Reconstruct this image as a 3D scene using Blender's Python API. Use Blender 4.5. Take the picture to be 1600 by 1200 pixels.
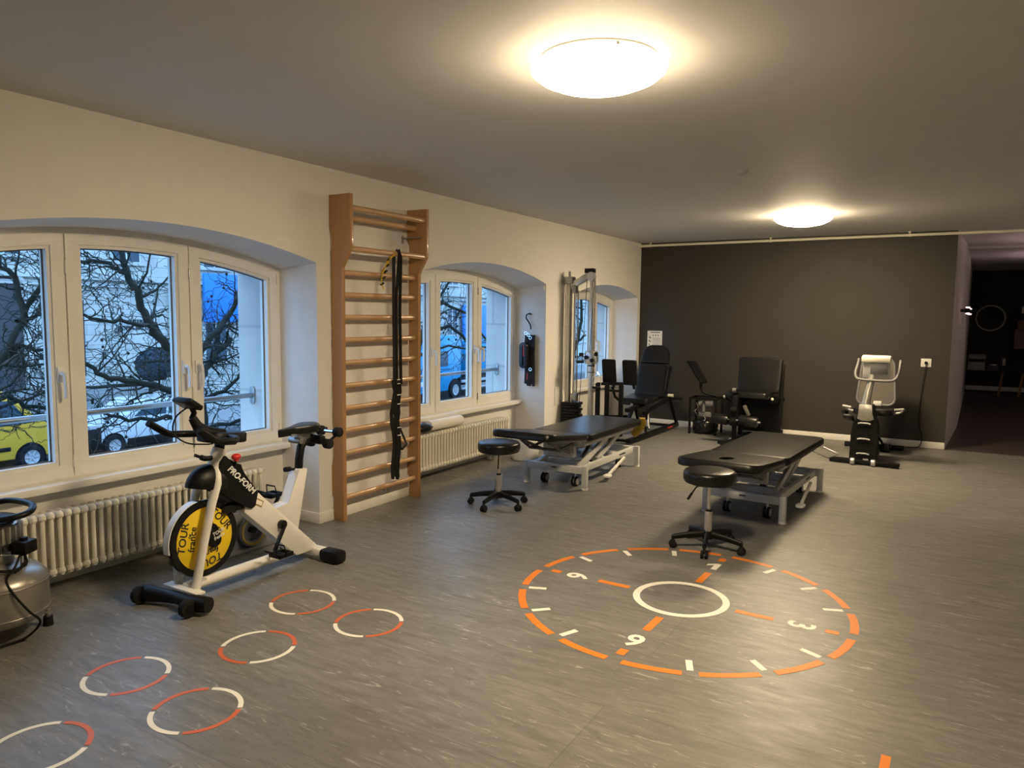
import bpy, bmesh, math, random
from mathutils import Vector, Matrix
PI = math.pi
S = bpy.context.scene
for o in list(bpy.data.objects): bpy.data.objects.remove(o)

# ------------------------------------------------------------------ camera
def make_camera():
    f, pitch, yaw, roll = 1155.0, math.radians(5.318), math.radians(30.91), math.radians(0.6126)
    fw = Vector((-math.sin(yaw)*math.cos(pitch), math.cos(yaw)*math.cos(pitch), -math.sin(pitch)))
    r = Vector((math.cos(yaw), math.sin(yaw), 0)); u = r.cross(fw)
    r2 = r*math.cos(roll)+u*math.sin(roll); u2 = -r*math.sin(roll)+u*math.cos(roll)
    cd = bpy.data.cameras.new('camera'); co = bpy.data.objects.new('camera', cd)
    S.collection.objects.link(co)
    cd.sensor_width = 36; cd.lens = f/1600*36; cd.clip_end = 300; cd.clip_start = 0.05
    m = Matrix((r2, u2, -fw)).transposed().to_4x4(); m.translation = Vector((3.7787, 0, 1.48))
    co.matrix_world = m; S.camera = co
make_camera()
# ------------------------------------------------------------------ world and exposure
S.view_settings.view_transform = 'Standard'; S.view_settings.look = 'None'
S.view_settings.exposure = 0.78; S.view_settings.gamma = 1; S.view_settings.use_curve_mapping = False
SKY = (0.30, 0.57, 1.0); SKY_STRENGTH = 2.7
w = bpy.data.worlds.new('dusk_sky'); S.world = w; w.use_nodes = True
wn = w.node_tree.nodes; bg = wn['Background']
tc = wn.new('ShaderNodeTexCoord'); nz = wn.new('ShaderNodeTexNoise'); rp = wn.new('ShaderNodeValToRGB')
nz.inputs['Scale'].default_value = 2.5; nz.inputs['Detail'].default_value = 4
rp.color_ramp.elements[0].color = (SKY[0]*.8, SKY[1]*.85, SKY[2]*.95, 1)
rp.color_ramp.elements[1].color = (SKY[0]*1.25, SKY[1]*1.12, SKY[2]*1.0, 1)
w.node_tree.links.new(tc.outputs['Generated'], nz.inputs['Vector'])
w.node_tree.links.new(nz.outputs['Fac'], rp.inputs['Fac'])
w.node_tree.links.new(rp.outputs['Color'], bg.inputs['Color'])
bg.inputs['Strength'].default_value = SKY_STRENGTH
LAMP_COL = (1.0, 0.785, 0.485); LAMP_POWER = 80.0; LAMP_POWER_FAR = 125.0

H = 2.477                       # ceiling height
STREET = -3.3
# ------------------------------------------------------------------ materials
def mat(name, col, rough=.5, metal=0.0, var=0.0, vscale=8.0, bump=0.0, bscale=60.0, stretch=None, coat=0.0, spec=.5, col2=None):
    m = bpy.data.materials.new(name); m.use_nodes = True
    nt = m.node_tree; b = nt.nodes['Principled BSDF']
    b.inputs['Base Color'].default_value = (*col, 1); b.inputs['Roughness'].default_value = rough
    b.inputs['Metallic'].default_value = metal; b.inputs['Coat Weight'].default_value = coat
    b.inputs['Specular IOR Level'].default_value = spec
    tcn = nt.nodes.new('ShaderNodeTexCoord'); mp = nt.nodes.new('ShaderNodeMapping')
    if stretch: mp.inputs['Scale'].default_value = stretch
    nt.links.new(tcn.outputs['Object'], mp.inputs['Vector'])
    n = nt.nodes.new('ShaderNodeTexNoise'); n.inputs['Scale'].default_value = vscale; n.inputs['Detail'].default_value = 5
    nt.links.new(mp.outputs['Vector'], n.inputs['Vector'])
    r = nt.nodes.new('ShaderNodeValToRGB')
    v = var if var else .04
    c2 = col2 if col2 else tuple(min(1, c*(1+v)) for c in col)
    c1 = tuple(c*(1-v) for c in col)
    r.color_ramp.elements[0].position = .3; r.color_ramp.elements[1].position = .7
    r.color_ramp.elements[0].color = (*c1, 1); r.color_ramp.elements[1].color = (*c2, 1)
    nt.links.new(n.outputs['Fac'], r.inputs['Fac']); nt.links.new(r.outputs['Color'], b.inputs['Base Color'])
    if bump:
        n2 = nt.nodes.new('ShaderNodeTexNoise'); n2.inputs['Scale'].default_value = bscale; n2.inputs['Detail'].default_value = 3
        nt.links.new(mp.outputs['Vector'], n2.inputs['Vector'])
        bp = nt.nodes.new('ShaderNodeBump'); bp.inputs['Strength'].default_value = bump; bp.inputs['Distance'].default_value = .004
        nt.links.new(n2.outputs['Fac'], bp.inputs['Height']); nt.links.new(bp.outputs['Normal'], b.inputs['Normal'])
    return m
def emit(name, col, strength):
    m = bpy.data.materials.new(name); m.use_nodes = True; b = m.node_tree.nodes['Principled BSDF']
    b.inputs['Base Color'].default_value = (.8, .8, .8, 1)
    b.inputs['Emission Color'].default_value = (*col, 1); b.inputs['Emission Strength'].default_value = strength
    return m
def lamp_mat(name, col, strength):      # opal dome: brightest under the bulb, dimmer towards its rim
    m = emit(name, col, strength); nt = m.node_tree; b = nt.nodes['Principled BSDF']
    g = nt.nodes.new('ShaderNodeTexCoord'); sp = nt.nodes.new('ShaderNodeSeparateXYZ'); mr = nt.nodes.new('ShaderNodeMapRange')
    nt.links.new(g.outputs['Normal'], sp.inputs[0]); nt.links.new(sp.outputs['Z'], mr.inputs['Value'])
    mr.inputs['From Min'].default_value = -1; mr.inputs['From Max'].default_value = -.15; mr.inputs['To Min'].default_value = strength; mr.inputs['To Max'].default_value = strength*.05
    nt.links.new(mr.outputs['Result'], b.inputs['Emission Strength']); return m
def glass_mat():
    m = bpy.data.materials.new('window_glass'); m.use_nodes = True; nt = m.node_tree
    nt.nodes.remove(nt.nodes['Principled BSDF']); out = nt.nodes['Material Output']
    t = nt.nodes.new('ShaderNodeBsdfTransparent'); t.inputs['Color'].default_value = (.94, .97, .98, 1)
    g = nt.nodes.new('ShaderNodeBsdfGlossy'); g.inputs['Roughness'].default_value = .01
    lw = nt.nodes.new('ShaderNodeLayerWeight'); lw.inputs['Blend'].default_value = .5
    pw = nt.nodes.new('ShaderNodeMath'); pw.operation = 'POWER'; pw.inputs[1].default_value = 5
    ma = nt.nodes.new('ShaderNodeMath'); ma.operation = 'MULTIPLY_ADD'; ma.inputs[1].default_value = .7; ma.inputs[2].default_value = .025
    nt.links.new(lw.outputs['Facing'], pw.inputs[0]); nt.links.new(pw.outputs[0], ma.inputs[0])
    mx = nt.nodes.new('ShaderNodeMixShader')
    nt.links.new(ma.outputs[0], mx.inputs['Fac']); nt.links.new(t.outputs[0], mx.inputs[1]); nt.links.new(g.outputs[0], mx.inputs[2])
    nt.links.new(mx.outputs[0], out.inputs['Surface'])
    return m
def floor_mat(name, base, light, dark, rough):
    m = bpy.data.materials.new(name); m.use_nodes = True; nt = m.node_tree; b = nt.nodes['Principled BSDF']; L = nt.links.new
    tcn = nt.nodes.new('ShaderNodeTexCoord')
    def noise(scale, sx, sy, detail=6, dist=0.0, rgh=.55):
        mp = nt.nodes.new('ShaderNodeMapping'); mp.inputs['Scale'].default_value = (sx, sy, 1)
        L(tcn.outputs['Object'], mp.inputs['Vector'])
        n = nt.nodes.new('ShaderNodeTexNoise'); n.inputs['Scale'].default_value = scale; n.inputs['Detail'].default_value = detail
        n.inputs['Roughness'].default_value = rgh; n.inputs['Distortion'].default_value = dist
        L(mp.outputs['Vector'], n.inputs['Vector']); return n
    def ramp(src, p0, p1, c0=(0, 0, 0, 1), c1=(1, 1, 1, 1)):
        r = nt.nodes.new('ShaderNodeValToRGB'); r.color_ramp.elements[0].position = p0; r.color_ramp.elements[1].position = p1
        r.color_ramp.elements[0].color = c0; r.color_ramp.elements[1].color = c1; L(src, r.inputs['Fac']); return r
    def mix(fac, a, c, blend='MIX'):
        x = nt.nodes.new('ShaderNodeMixRGB'); x.blend_type = blend
        if isinstance(fac, float): x.inputs['Fac'].default_value = fac
        else: L(fac, x.inputs['Fac'])
        for i, s in ((1, a), (2, c)):
            if isinstance(s, tuple): x.inputs[i].default_value = (*s, 1)
            else: L(s, x.inputs[i])
        return x.outputs['Color']
    grain = ramp(noise(2.6, 1.5, 8.5, 11, 1.1, .66).outputs['Fac'], .36, .66)
    c = mix(grain.outputs['Color'], dark, base)
    streak = ramp(noise(3.2, 1.3, 7, 12, 2.2, .74).outputs['Fac'], .575, .65)
    c = mix(streak.outputs['Color'], c, light)
    # plank tone and thin seams
    mp = nt.nodes.new('ShaderNodeMapping'); mp.inputs['Rotation'].default_value = (0, 0, 0)
    L(tcn.outputs['Object'], mp.inputs['Vector'])
    br = nt.nodes.new('ShaderNodeTexBrick'); br.offset = .37
    br.inputs['Scale'].default_value = 1; br.inputs['Brick Width'].default_value = 4.3; br.inputs['Row Height'].default_value = .5
    br.inputs['Mortar Size'].default_value = .0016; br.inputs['Color1'].default_value = (.92, .92, .92, 1); br.inputs['Color2'].default_value = (1, 1, 1, 1)
    br.inputs['Mortar'].default_value = (.62, .62, .62, 1); L(mp.outputs['Vector'], br.inputs['Vector'])
    c = mix(1.0, c, br.outputs['Color'], 'MULTIPLY')
    patch = ramp(noise(1.2, 1, 1.6, 3).outputs['Fac'], .3, .75, (.86, .86, .86, 1), (1.06, 1.06, 1.06, 1))
    c = mix(1.0, c, patch.outputs['Color'], 'MULTIPLY')
    L(c, b.inputs['Base Color'])
    rr = ramp(noise(6, 1, 4).outputs['Fac'], .3, .7, (rough-.06,)*3+(1,), (rough+.08,)*3+(1,))
    L(rr.outputs['Color'], b.inputs['Roughness'])
    bp = nt.nodes.new('ShaderNodeBump'); bp.inputs['Strength'].default_value = .04; bp.inputs['Distance'].default_value = .002
    L(grain.outputs['Color'], bp.inputs['Height']); L(bp.outputs['Normal'], b.inputs['Normal'])
    return m
def stone_mat(name, col, bw, rh, mortar=.5):
    m = mat(name, col, .85, var=.16, vscale=1.2, bump=.3, bscale=20)
    nt = m.node_tree; b = nt.nodes['Principled BSDF']; src = b.inputs['Base Color'].links[0].from_socket
    tcn = nt.nodes.new('ShaderNodeTexCoord'); sp = nt.nodes.new('ShaderNodeSeparateXYZ'); cb = nt.nodes.new('ShaderNodeCombineXYZ')
    ad = nt.nodes.new('ShaderNodeMath'); ad.operation = 'ADD'
    L = nt.links.new; L(tcn.outputs['Object'], sp.inputs[0]); L(sp.outputs['Y'], ad.inputs[0]); L(sp.outputs['X'], ad.inputs[1])
    L(ad.outputs[0], cb.inputs['X']); L(sp.outputs['Z'], cb.inputs['Y'])
    br = nt.nodes.new('ShaderNodeTexBrick'); br.inputs['Scale'].default_value = 1; br.inputs['Brick Width'].default_value = bw
    br.inputs['Row Height'].default_value = rh; br.inputs['Mortar Size'].default_value = .012
    br.inputs['Color1'].default_value = (.9, .9, .9, 1); br.inputs['Color2'].default_value = (1, 1, 1, 1); br.inputs['Mortar'].default_value = (mortar,)*3+(1,)
    L(cb.outputs[0], br.inputs['Vector'])
    x = nt.nodes.new('ShaderNodeMixRGB'); x.blend_type = 'MULTIPLY'; x.inputs['Fac'].default_value = 1
    L(src, x.inputs[1]); L(br.outputs['Color'], x.inputs[2]); L(x.outputs[0], b.inputs['Base Color'])
    return m
MT = {}
MT['wall'] = mat('plaster_white', (.79, .775, .75), .85, var=.02, bump=.15, bscale=120)
MT['ceiling'] = mat('ceiling_paint', (.655, .65, .65), .7, var=.015)
MT['dark_wall'] = mat('anthracite_paint', (.033, .028, .024), .62, var=.05, bump=.1, bscale=150)
MT['office_wall'] = mat('dark_olive_paint', (.05, .055, .045), .8)
MT['floor'] = floor_mat('grey_vinyl', (.222, .216, .205), (.40, .39, .37), (.145, .141, .134), .43)
MT['floor2'] = floor_mat('dark_parquet', (.085, .07, .06), (.12, .1, .085), (.06, .05, .043), .35)
MT['skirting'] = mat('skirting_white', (.78, .76, .72), .5)
MT['frame'] = mat('window_paint', (.85, .83, .78), .38, var=.03)
MT['gasket'] = mat('gasket_grey', (.12, .11, .10), .7)
MT['glass'] = glass_mat()
MT['stone'] = stone_mat('facade_stone', (.50, .51, .47), 1.3, .42)
MT['stone_near'] = stone_mat('reveal_stone', (.60, .60, .57), .9, .46, .78)
MT['rad'] = mat('radiator_enamel', (.80, .76, .66), .35)
MT['beech'] = mat('varnished_beech', (.41, .225, .09), .38, var=.14, vscale=5, stretch=(1, 1, .12), coat=.2)
MT['rung'] = mat('rung_beech', (.54, .34, .17), .35, var=.1, vscale=6, stretch=(1, .15, 1), coat=.3)
MT['black'] = mat('black_plastic', (.006, .006, .007), .42, spec=.22)
MT['blackgloss'] = mat('black_gloss', (.008, .008, .009), .22, coat=.1, spec=.3)
MT['rubber'] = mat('black_rubber', (.009, .009, .010), .7, spec=.25)
MT['leather'] = mat('black_leatherette', (.007, .007, .008), .30, spec=.40, var=.2, vscale=4, bump=.12, bscale=220)
MT['strap'] = mat('black_webbing', (.012, .012, .014), .8, bump=.4, bscale=300)
MT['white_metal'] = mat('white_powder_coat', (.80, .78, .75), .33)
MT['table_metal'] = mat('pale_grey_powder_coat', (.56, .57, .58), .38)
MT['chrome'] = mat('chrome', (.75, .75, .76), .14, metal=1)
MT['silver'] = mat('brushed_silver', (.55, .54, .51), .32, metal=.85, var=.08, vscale=20)
MT['steel'] = mat('dull_steel', (.36, .36, .37), .4, metal=.9)
MT['yellow'] = mat('wheel_yellow', (.86, .60, .02), .4)
MT['red'] = mat('knob_red', (.6, .03, .02), .4)
MT['orange'] = mat('orange_tape', (.74, .21, .015), .5)
MT['redorange'] = mat('red_orange_tape', (.60, .13, .045), .5)
MT['tape_white'] = mat('white_tape', (.86, .83, .76), .5)
MT['white'] = mat('white_plastic', (.82, .81, .79), .4)
MT['cream'] = mat('cream_plastic', (.78, .74, .62), .45)
MT['paper'] = mat('paper_white', (.86, .83, .76), .9, bump=.3, bscale=90)
MT['ink'] = mat('black_ink', (.02, .02, .02), .6)
MT['white_ink'] = mat('white_ink', (.8, .8, .8), .6)
MT['grey'] = mat('grey_plastic', (.14, .14, .15), .5)
MT['lightgrey'] = mat('light_grey_plastic', (.45, .45, .46), .45)
MT['tank'] = mat('tank_metallic_paint', (.30, .28, .25), .33, metal=.55)
MT['mustard'] = mat('mustard_cloth', (.30, .20, .02), .8, var=.2)
MT['greybrown'] = mat('taupe_mesh_fabric', (.095, .085, .075), .75, bump=.5, bscale=250)
MT['bark'] = mat('dark_bark', (.014, .017, .010), .9, var=.4, vscale=6, bump=.6, bscale=30)
MT['asphalt'] = mat('asphalt', (.09, .09, .095), .9, var=.15, vscale=3)
MT['kerb'] = mat('pavement_stone', (.28, .28, .28), .85, var=.1)
MT['dark_glass'] = mat('dark_window_glass', (.05, .08, .11), .12)
MT['vanyellow'] = mat('van_yellow', (.72, .40, .03), .4, coat=.2)
MT['carwhite'] = mat('car_white', (.62, .65, .67), .25, coat=.5)
MT['cyan'] = mat('truck_cyan', (.005, .26, .50), .35, coat=.2)
MT['reflection_blue'] = mat('glass_reflection_blue', (.015, .20, .62), .5)  # colour of the blue window reflections, carried by added panels
MT['pink'] = mat('glass_reflection_pink', (.7, .05, .3), .5)  # pink mark inside the blue reflection, painted on its added panel
MT['leaf'] = mat('dark_hedge', (.02, .035, .05), .9, var=.6, vscale=14, bump=1, bscale=30)
MT['grass'] = mat('grass_green', (.12, .22, .04), .9)
MT['door'] = mat('dark_door_wood', (.05, .045, .05), .6)
MT['amber'] = mat('amber_lens', (.8, .3, .04), .3)
MT['lamp'] = lamp_mat('lamp_glass', LAMP_COL, LAMP_POWER); MT['lamp_far'] = lamp_mat('lamp_glass_far', LAMP_COL, LAMP_POWER_FAR)
MT['wood'] = mat('plain_wood', (.30, .19, .10), .5)
MT['folder'] = mat('folder_black', (.02, .02, .025), .5)
MT['pinkish'] = mat('dusty_panel', (.30, .22, .19), .6)

# ------------------------------------------------------------------ helpers
def rootloc(p):
    v = Vector((0, 0, 0))
    while p is not None: v += p.location; p = p.parent
    return v
def tag(o, label=None, cat=None, group=None, kind=None):
    if label: o['label'] = label
    if cat: o['category'] = cat
    if group: o['group'] = group
    if kind: o['kind'] = kind
    return o
def thing(name, label, cat, loc=(0, 0, 0), group=None):
    o = bpy.data.objects.new(name, None); S.collection.objects.link(o); o.location = loc
    o.empty_display_size = .1
    return tag(o, label, cat, group)
def struct_root(name, loc=(0, 0, 0)):
    o = bpy.data.objects.new(name, None); S.collection.objects.link(o); o.location = loc
    return tag(o, kind='structure')
def copy_tree(o, parent=None):
    c = o.copy(); S.collection.objects.link(c); c.parent = parent
    for ch in list(o.children): copy_tree(ch, c)
    return c
def sm(P, n=5):
    P = [Vector(p) for p in P]; out = []
    for i in range(len(P)-1):
        a, b, c, d = P[max(0, i-1)], P[i], P[i+1], P[min(len(P)-1, i+2)]
        for k in range(n):
            t = k/n; out.append(.5*((2*b)+(c-a)*t+(2*a-5*b+4*c-d)*t*t+(3*b-a-3*c+d)*t**3))
    return out+[P[-1]]
class M:
    def __init__(s): s.bm = bmesh.new()
    def _xf(s, vs, mtx):
        for v in vs: v.co = mtx @ v.co
    def box(s, c, d, rot=None, bev=0.0):
        r = bmesh.ops.create_cube(s.bm, size=1)['verts']
        for v in r: v.co = Vector((v.co.x*d[0], v.co.y*d[1], v.co.z*d[2]))
        if bev:
            es = {e for v in r for e in v.link_edges}
            rr = bmesh.ops.bevel(s.bm, geom=list(es), offset=min(bev, min(d)*.45), segments=2, affect='EDGES', profile=.5)
            r = list({v for f in rr['faces'] for v in f.verts} | {v for v in r if v.is_valid})
        m = Matrix.Translation(Vector(c)) @ (rot.to_4x4() if rot else Matrix.Identity(4))
        s._xf(r, m); return s
    def b2(s, x0, x1, y0, y1, z0, z1, bev=0.0):
        return s.box(((x0+x1)/2, (y0+y1)/2, (z0+z1)/2), (abs(x1-x0), abs(y1-y0), abs(z1-z0)), None, bev)
    def bar(s, p0, p1, wd, ht, bev=0.0, up=(0, 0, 1)):
        p0 = Vector(p0); p1 = Vector(p1); d = p1-p0; L = d.length; d.normalize(); u = Vector(up)
        if abs(d.dot(u)) > .98: u = Vector((0, 1, 0))
        r = d.cross(u).normalized(); u = r.cross(d)
        rot = Matrix((r, d, u)).transposed()
        return s.box((p0+p1)/2, (wd, L, ht), rot, bev)
    def tube(s, pts, r, seg=10, closed=False, radii=None, cap=True, flat=None):
        P = [Vector(p) for p in pts]; n = len(P); rings = []
        nrm = None
        for i in range(n):
            a = P[i-1] if (i > 0 or closed) else P[i]; b = P[(i+1) % n] if (i < n-1 or closed) else P[i]
            t = (b-a)
            if t.length < 1e-9: t = Vector((0, 0, 1))
            t.normalize()
            if nrm is None:
                ref = Vector((0, 0, 1)) if abs(t.z) < .9 else Vector((1, 0, 0))
                nrm = ref-t*ref.dot(t)
            else: nrm = nrm-t*nrm.dot(t)
            if nrm.length < 1e-6: nrm = t.orthogonal()
            nrm.normalize(); bn = t.cross(nrm); rr = radii[i] if radii else r
            fy = flat if flat else 1
            rings.append([s.bm.verts.new(P[i]+nrm*math.cos(2*PI*k/seg)*rr+bn*math.sin(2*PI*k/seg)*rr*fy) for k in range(seg)])
        for i in range(n if closed else n-1):
            A = rings[i]; B = rings[(i+1) % n]
            for k in range(seg): s.bm.faces.new((A[k], A[(k+1) % seg], B[(k+1) % seg], B[k]))
        if cap and not closed:
            s.bm.faces.new(rings[0][::-1]); s.bm.faces.new(rings[-1])
        return s
    def cyl(s, p0, p1, r, r2=None, seg=20, bev=0.0):
        r2 = r if r2 is None else r2; p0 = Vector(p0); p1 = Vector(p1)
        if bev:
            d = (p1-p0).normalized()*bev
            return s.tube([p0, p0+d*.3, p0+d, p1-d, p1-d*.3, p1], r, seg, radii=[r-bev, r-bev*.3, r, r2, r2-bev*.3, r2-bev])
        return s.tube([p0, p1], r, seg, radii=[r, r2])
    def lathe(s, prof, c=(0, 0, 0), axis=(0, 0, 1), seg=32, flip=False):
        ax = Vector(axis).normalized(); a = ax.orthogonal().normalized(); b = ax.cross(a); c = Vector(c); rings = []
        for (r, z) in prof:
            if r < 1e-6: rings.append([s.bm.verts.new(c+ax*z)])
            else: rings.append([s.bm.verts.new(c+ax*z+a*math.cos(2*PI*k/seg)*r+b*math.sin(2*PI*k/seg)*r) for k in range(seg)])
        for A, B in zip(rings, rings[1:]):
            for k in range(seg):
                k2 = (k+1) % seg
                if len(A) == 1 and len(B) == 1: continue
                if len(A) == 1: s.bm.faces.new((A[0], B[k2], B[k]))
                elif len(B) == 1: s.bm.faces.new((A[k], A[k2], B[0]))
                else: s.bm.faces.new((A[k], A[k2], B[k2], B[k]))
        return s
    def loft(s, polyA, polyB):
        A = [s.bm.verts.new(p) for p in polyA]; B = [s.bm.verts.new(p) for p in polyB]; n = len(A)
        s.bm.faces.new(A[::-1]); s.bm.faces.new(B)
        for i in range(n): s.bm.faces.new((A[i], A[(i+1) % n], B[(i+1) % n], B[i]))
        return s
    def prism(s, poly, axis, a0, a1, bev=0.0):
        f = {'x': lambda p, a: (a, p[0], p[1]), 'y': lambda p, a: (p[0], a, p[1]), 'z': lambda p, a: (p[0], p[1], a)}[axis]
        n0 = set(s.bm.verts)
        s.loft([f(p, a0) for p in poly], [f(p, a1) for p in poly])
        if bev:
            nv = [v for v in s.bm.verts if v not in n0]; es = {e for v in nv for e in v.link_edges}
            bmesh.ops.bevel(s.bm, geom=list(es), offset=bev, segments=2, affect='EDGES', profile=.5)
        return s
    def ring(s, outer, inner, x0, x1):       # closed frame in the yz plane between two loops of equal count
        n = len(outer)
        V = [[s.bm.verts.new((x, p[0], p[1])) for p in L] for x, L in ((x0, outer), (x1, outer), (x1, inner), (x0, inner))]
        for j in range(4):
            A = V[j]; B = V[(j+1) % 4]
            for i in range(n): s.bm.faces.new((A[i], A[(i+1) % n], B[(i+1) % n], B[i]))
        return s
    def sphere(s, c, r, sc=(1, 1, 1), seg=16):
        rr = bmesh.ops.create_uvsphere(s.bm, u_segments=seg, v_segments=max(6, seg//2), radius=r)['verts']
        s._xf(rr, Matrix.Translation(Vector(c)) @ Matrix.Diagonal((*sc, 1))); return s
    def pad(s, outline, z0, z1, rd, hole=None, mtx=None):
        # cushion: outline(t, inset) gives a loop; rounded edges; optional hole loop
        n = len(outline(0.0)); rings = []
        def add(inset, z): rings.append([s.bm.verts.new((p[0], p[1], z)) for p in outline(inset)])
        steps = [(rd, 0), (rd*.3, rd*.12), (0, rd*.55), ]
        if hole: rings.append([s.bm.verts.new((p[0], p[1], z0)) for p in hole])
        for i, dz in steps: add(i, z0+dz*.8)
        for i, dz in steps[::-1]: add(i, z1-dz)
        add(rd*2.2, z1+rd*.08)
        if hole:
            rings.append([s.bm.verts.new((p[0], p[1], z1)) for p in hole])
        for A, B in zip(rings, rings[1:]):
            for k in range(n): s.bm.faces.new((A[k], A[(k+1) % n], B[(k+1) % n], B[k]))
        if hole:
            A, B = rings[-1], rings[0]
            for k in range(n): s.bm.faces.new((A[k], A[(k+1) % n], B[(k+1) % n], B[k]))
        else:
            s.bm.faces.new(rings[0][::-1]); s.bm.faces.new(rings[-1])
        if mtx is not None: s._xf([v for r in rings for v in r], mtx)
        return s
    def text(s, txt, size, org, right, up, depth=.001, align='CENTER', shear=0.0, bold=0.0):
        cu = bpy.data.curves.new('t', 'FONT'); cu.body = txt; cu.size = size; cu.extrude = depth; cu.align_x = align; cu.align_y = 'CENTER'
        cu.shear = shear; cu.offset = bold; cu.resolution_u = 3
        ob = bpy.data.objects.new('t', cu); S.collection.objects.link(ob); dg = bpy.context.evaluated_depsgraph_get(); dg.update()
        me = bpy.data.meshes.new_from_object(ob.evaluated_get(dg))
        r = Vector(right).normalized(); u = Vector(up); u = (u-r*u.dot(r)).normalized(); nn = r.cross(u)
        mt = Matrix((r, u, nn)).transposed().to_4x4(); mt.translation = Vector(org)
        me.transform(mt); s.bm.from_mesh(me)
        bpy.data.objects.remove(ob); bpy.data.curves.remove(cu); bpy.data.meshes.remove(me)
        return s
    def build(s, name, m, parent=None, loc=None, label=None, smooth=True, angle=38):
        L = rootloc(parent) if parent is not None else Vector(loc if loc else (0, 0, 0))
        bmesh.ops.recalc_face_normals(s.bm, faces=s.bm.faces)
        for v in s.bm.verts: v.co -= L
        me = bpy.data.meshes.new(name); s.bm.to_mesh(me); s.bm.free()
        me.materials.append(MT[m] if isinstance(m, str) else m)
        if smooth:
            me.polygons.foreach_set('use_smooth', [True]*len(me.polygons)); me.set_sharp_from_angle(angle=math.radians(angle))
        o = bpy.data.objects.new(name, me); S.collection.objects.link(o)
        if parent is not None: o.parent = parent
        else: o.location = L
        if label: o['label'] = label
        return o
def rrect(w, d, r, n=6, cx=0, cy=0, taper=0.0):
    def f(inset=0.0):
        W = w/2-inset; D = d/2-inset; R = max(.002, r-inset*.6); out = []
        for (sx, sy, a0) in ((1, 1, 0), (-1, 1, 90), (-1, -1, 180), (1, -1, 270)):
            for k in range(n+1):
                a = math.radians(a0+90*k/n); x = sx*(W-R)+R*math.cos(a); y = sy*(D-R)+R*math.sin(a)
                x *= 1-taper*(y/d+.5)
                out.append((cx+x, cy+y))
        return out
    return f
def arcpts(y0, y1, zs, zt, n=24):
    yc = (y0+y1)/2; w2 = (y1-y0)/2; sg = zt-zs; R = (w2*w2+sg*sg)/(2*sg)
    return lambda y: zt-R+math.sqrt(max(0, R*R-(y-yc)**2))

# ================================================================== SETTING
NICHES = [(1.46, 3.69, 1.822, 1.968, 1.785, 1.937), (4.77, 7.0, 1.813, 1.962, 1.755, 1.90), (7.72, 9.65, 1.741, 1.872, 1.69, 1.80)]
XW = -.36                                   # window plane (sash face)
m = M(); m.b2(-.42, 8.2, -3.2, 9.74, -.15, 0); m.b2(-.42, 3.735, 9.74, 9.9, -.15, 0)
tag(m.build('floor', 'floor'), kind='structure')
m = M(); m.b2(3.735, 8.2, 9.74, 18.2, -.15, 0); tag(m.build('floor_corridor', 'floor2'), kind='structure')
m = M(); m.b2(-.42, 8.2, -3.2, 9.9, H, H+.2); m.b2(3.6, 8.2, 9.9, 18.2, H, H+.2)
m.b2(3.735, 8.2, 11.95, 12.3, H-.035, H)
tag(m.build('ceiling', 'ceiling'), kind='structure')

m = M()
ys = [-3.2]+[v for n in NICHES for v in (n[0], n[1])]+[9.9]
for a, b in zip(ys[0::2], ys[1::2]): m.b2(-.42, 0, a, b, 0, H)
for (a, b, zs, zt, zs2, zt2) in NICHES:
    N = 28; f0 = arcpts(a, b, zs, zt); f1 = arcpts(a, b, zs2, zt2)
    yy = [a+(b-a)*i/N for i in range(N+1)]
    F = [(0, y, f0(y)) for y in yy]+[(0, b, H), (0, a, H)]
    B = [(-.42, y, f1(y)+.0) for y in yy]+[(-.42, b, H), (-.42, a, H)]
    m.loft(B, F)
    m.b2(-.42, -.366, a, b, 0, .545)
tag(m.build('wall_left', 'wall', smooth=True, angle=30), kind='structure')
# outer stone leaf with narrower openings
m = M()
ys = [-6]+[v for n in NICHES for v in (n[0]+.09, n[1]-.09)]+[60]
for a, b in zip(ys[0::2], ys[1::2]): m.b2(-.70, -.425, a, b, STREET, 7)
for (a, b, zs, zt, zs2, zt2) in NICHES:
    a += .09; b -= .09; N = 24; f1 = arcpts(a, b, zs2-.0, zt2-.01); yy = [a+(b-a)*i/N for i in range(N+1)]
    m.loft([(-.70, y, f1(y)) for y in yy]+[(-.70, b, 7), (-.70, a, 7)], [(-.425, y, f1(y)) for y in yy]+[(-.425, b, 7), (-.425, a, 7)])
    m.b2(-.70, -.425, a, b, STREET, .58)
tag(m.build('wall_outside', 'stone_near', smooth=False), kind='structure')
# dark end wall and the rest of the shell
m = M(); m.b2(-.42, 3.735, 9.74, 9.9, 0, H); tag(m.build('wall_back', 'dark_wall'), kind='structure')
m = M()
P = [(3.735, 9.741), (3.86, 12.0), (4.0, 17.8), (3.85, 17.8), (3.62, 9.9), (3.735, 9.9)]
m.prism([(3.736, 9.742), (3.80, 9.742+1.1), (3.86, 12.0), (3.99, 17.8), (3.7, 17.8), (3.6, 9.91), (3.735, 9.91)], 'z', 0, H)
tag(m.build('wall_corridor_left', 'wall', smooth=False), kind='structure')
m = M(); m.b2(3.5, 8.2, 17.8, 18.0, 0, H); tag(m.build('wall_office_back', 'office_wall'), kind='structure')
m = M(); m.b2(8.0, 8.2, -3.2, 18.0, 0, H); tag(m.build('wall_right', 'wall'), kind='structure')
m = M(); m.b2(-.42, 8.2, -3.4, -3.2, 0, H); tag(m.build('wall_front', 'wall'), kind='structure')
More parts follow.
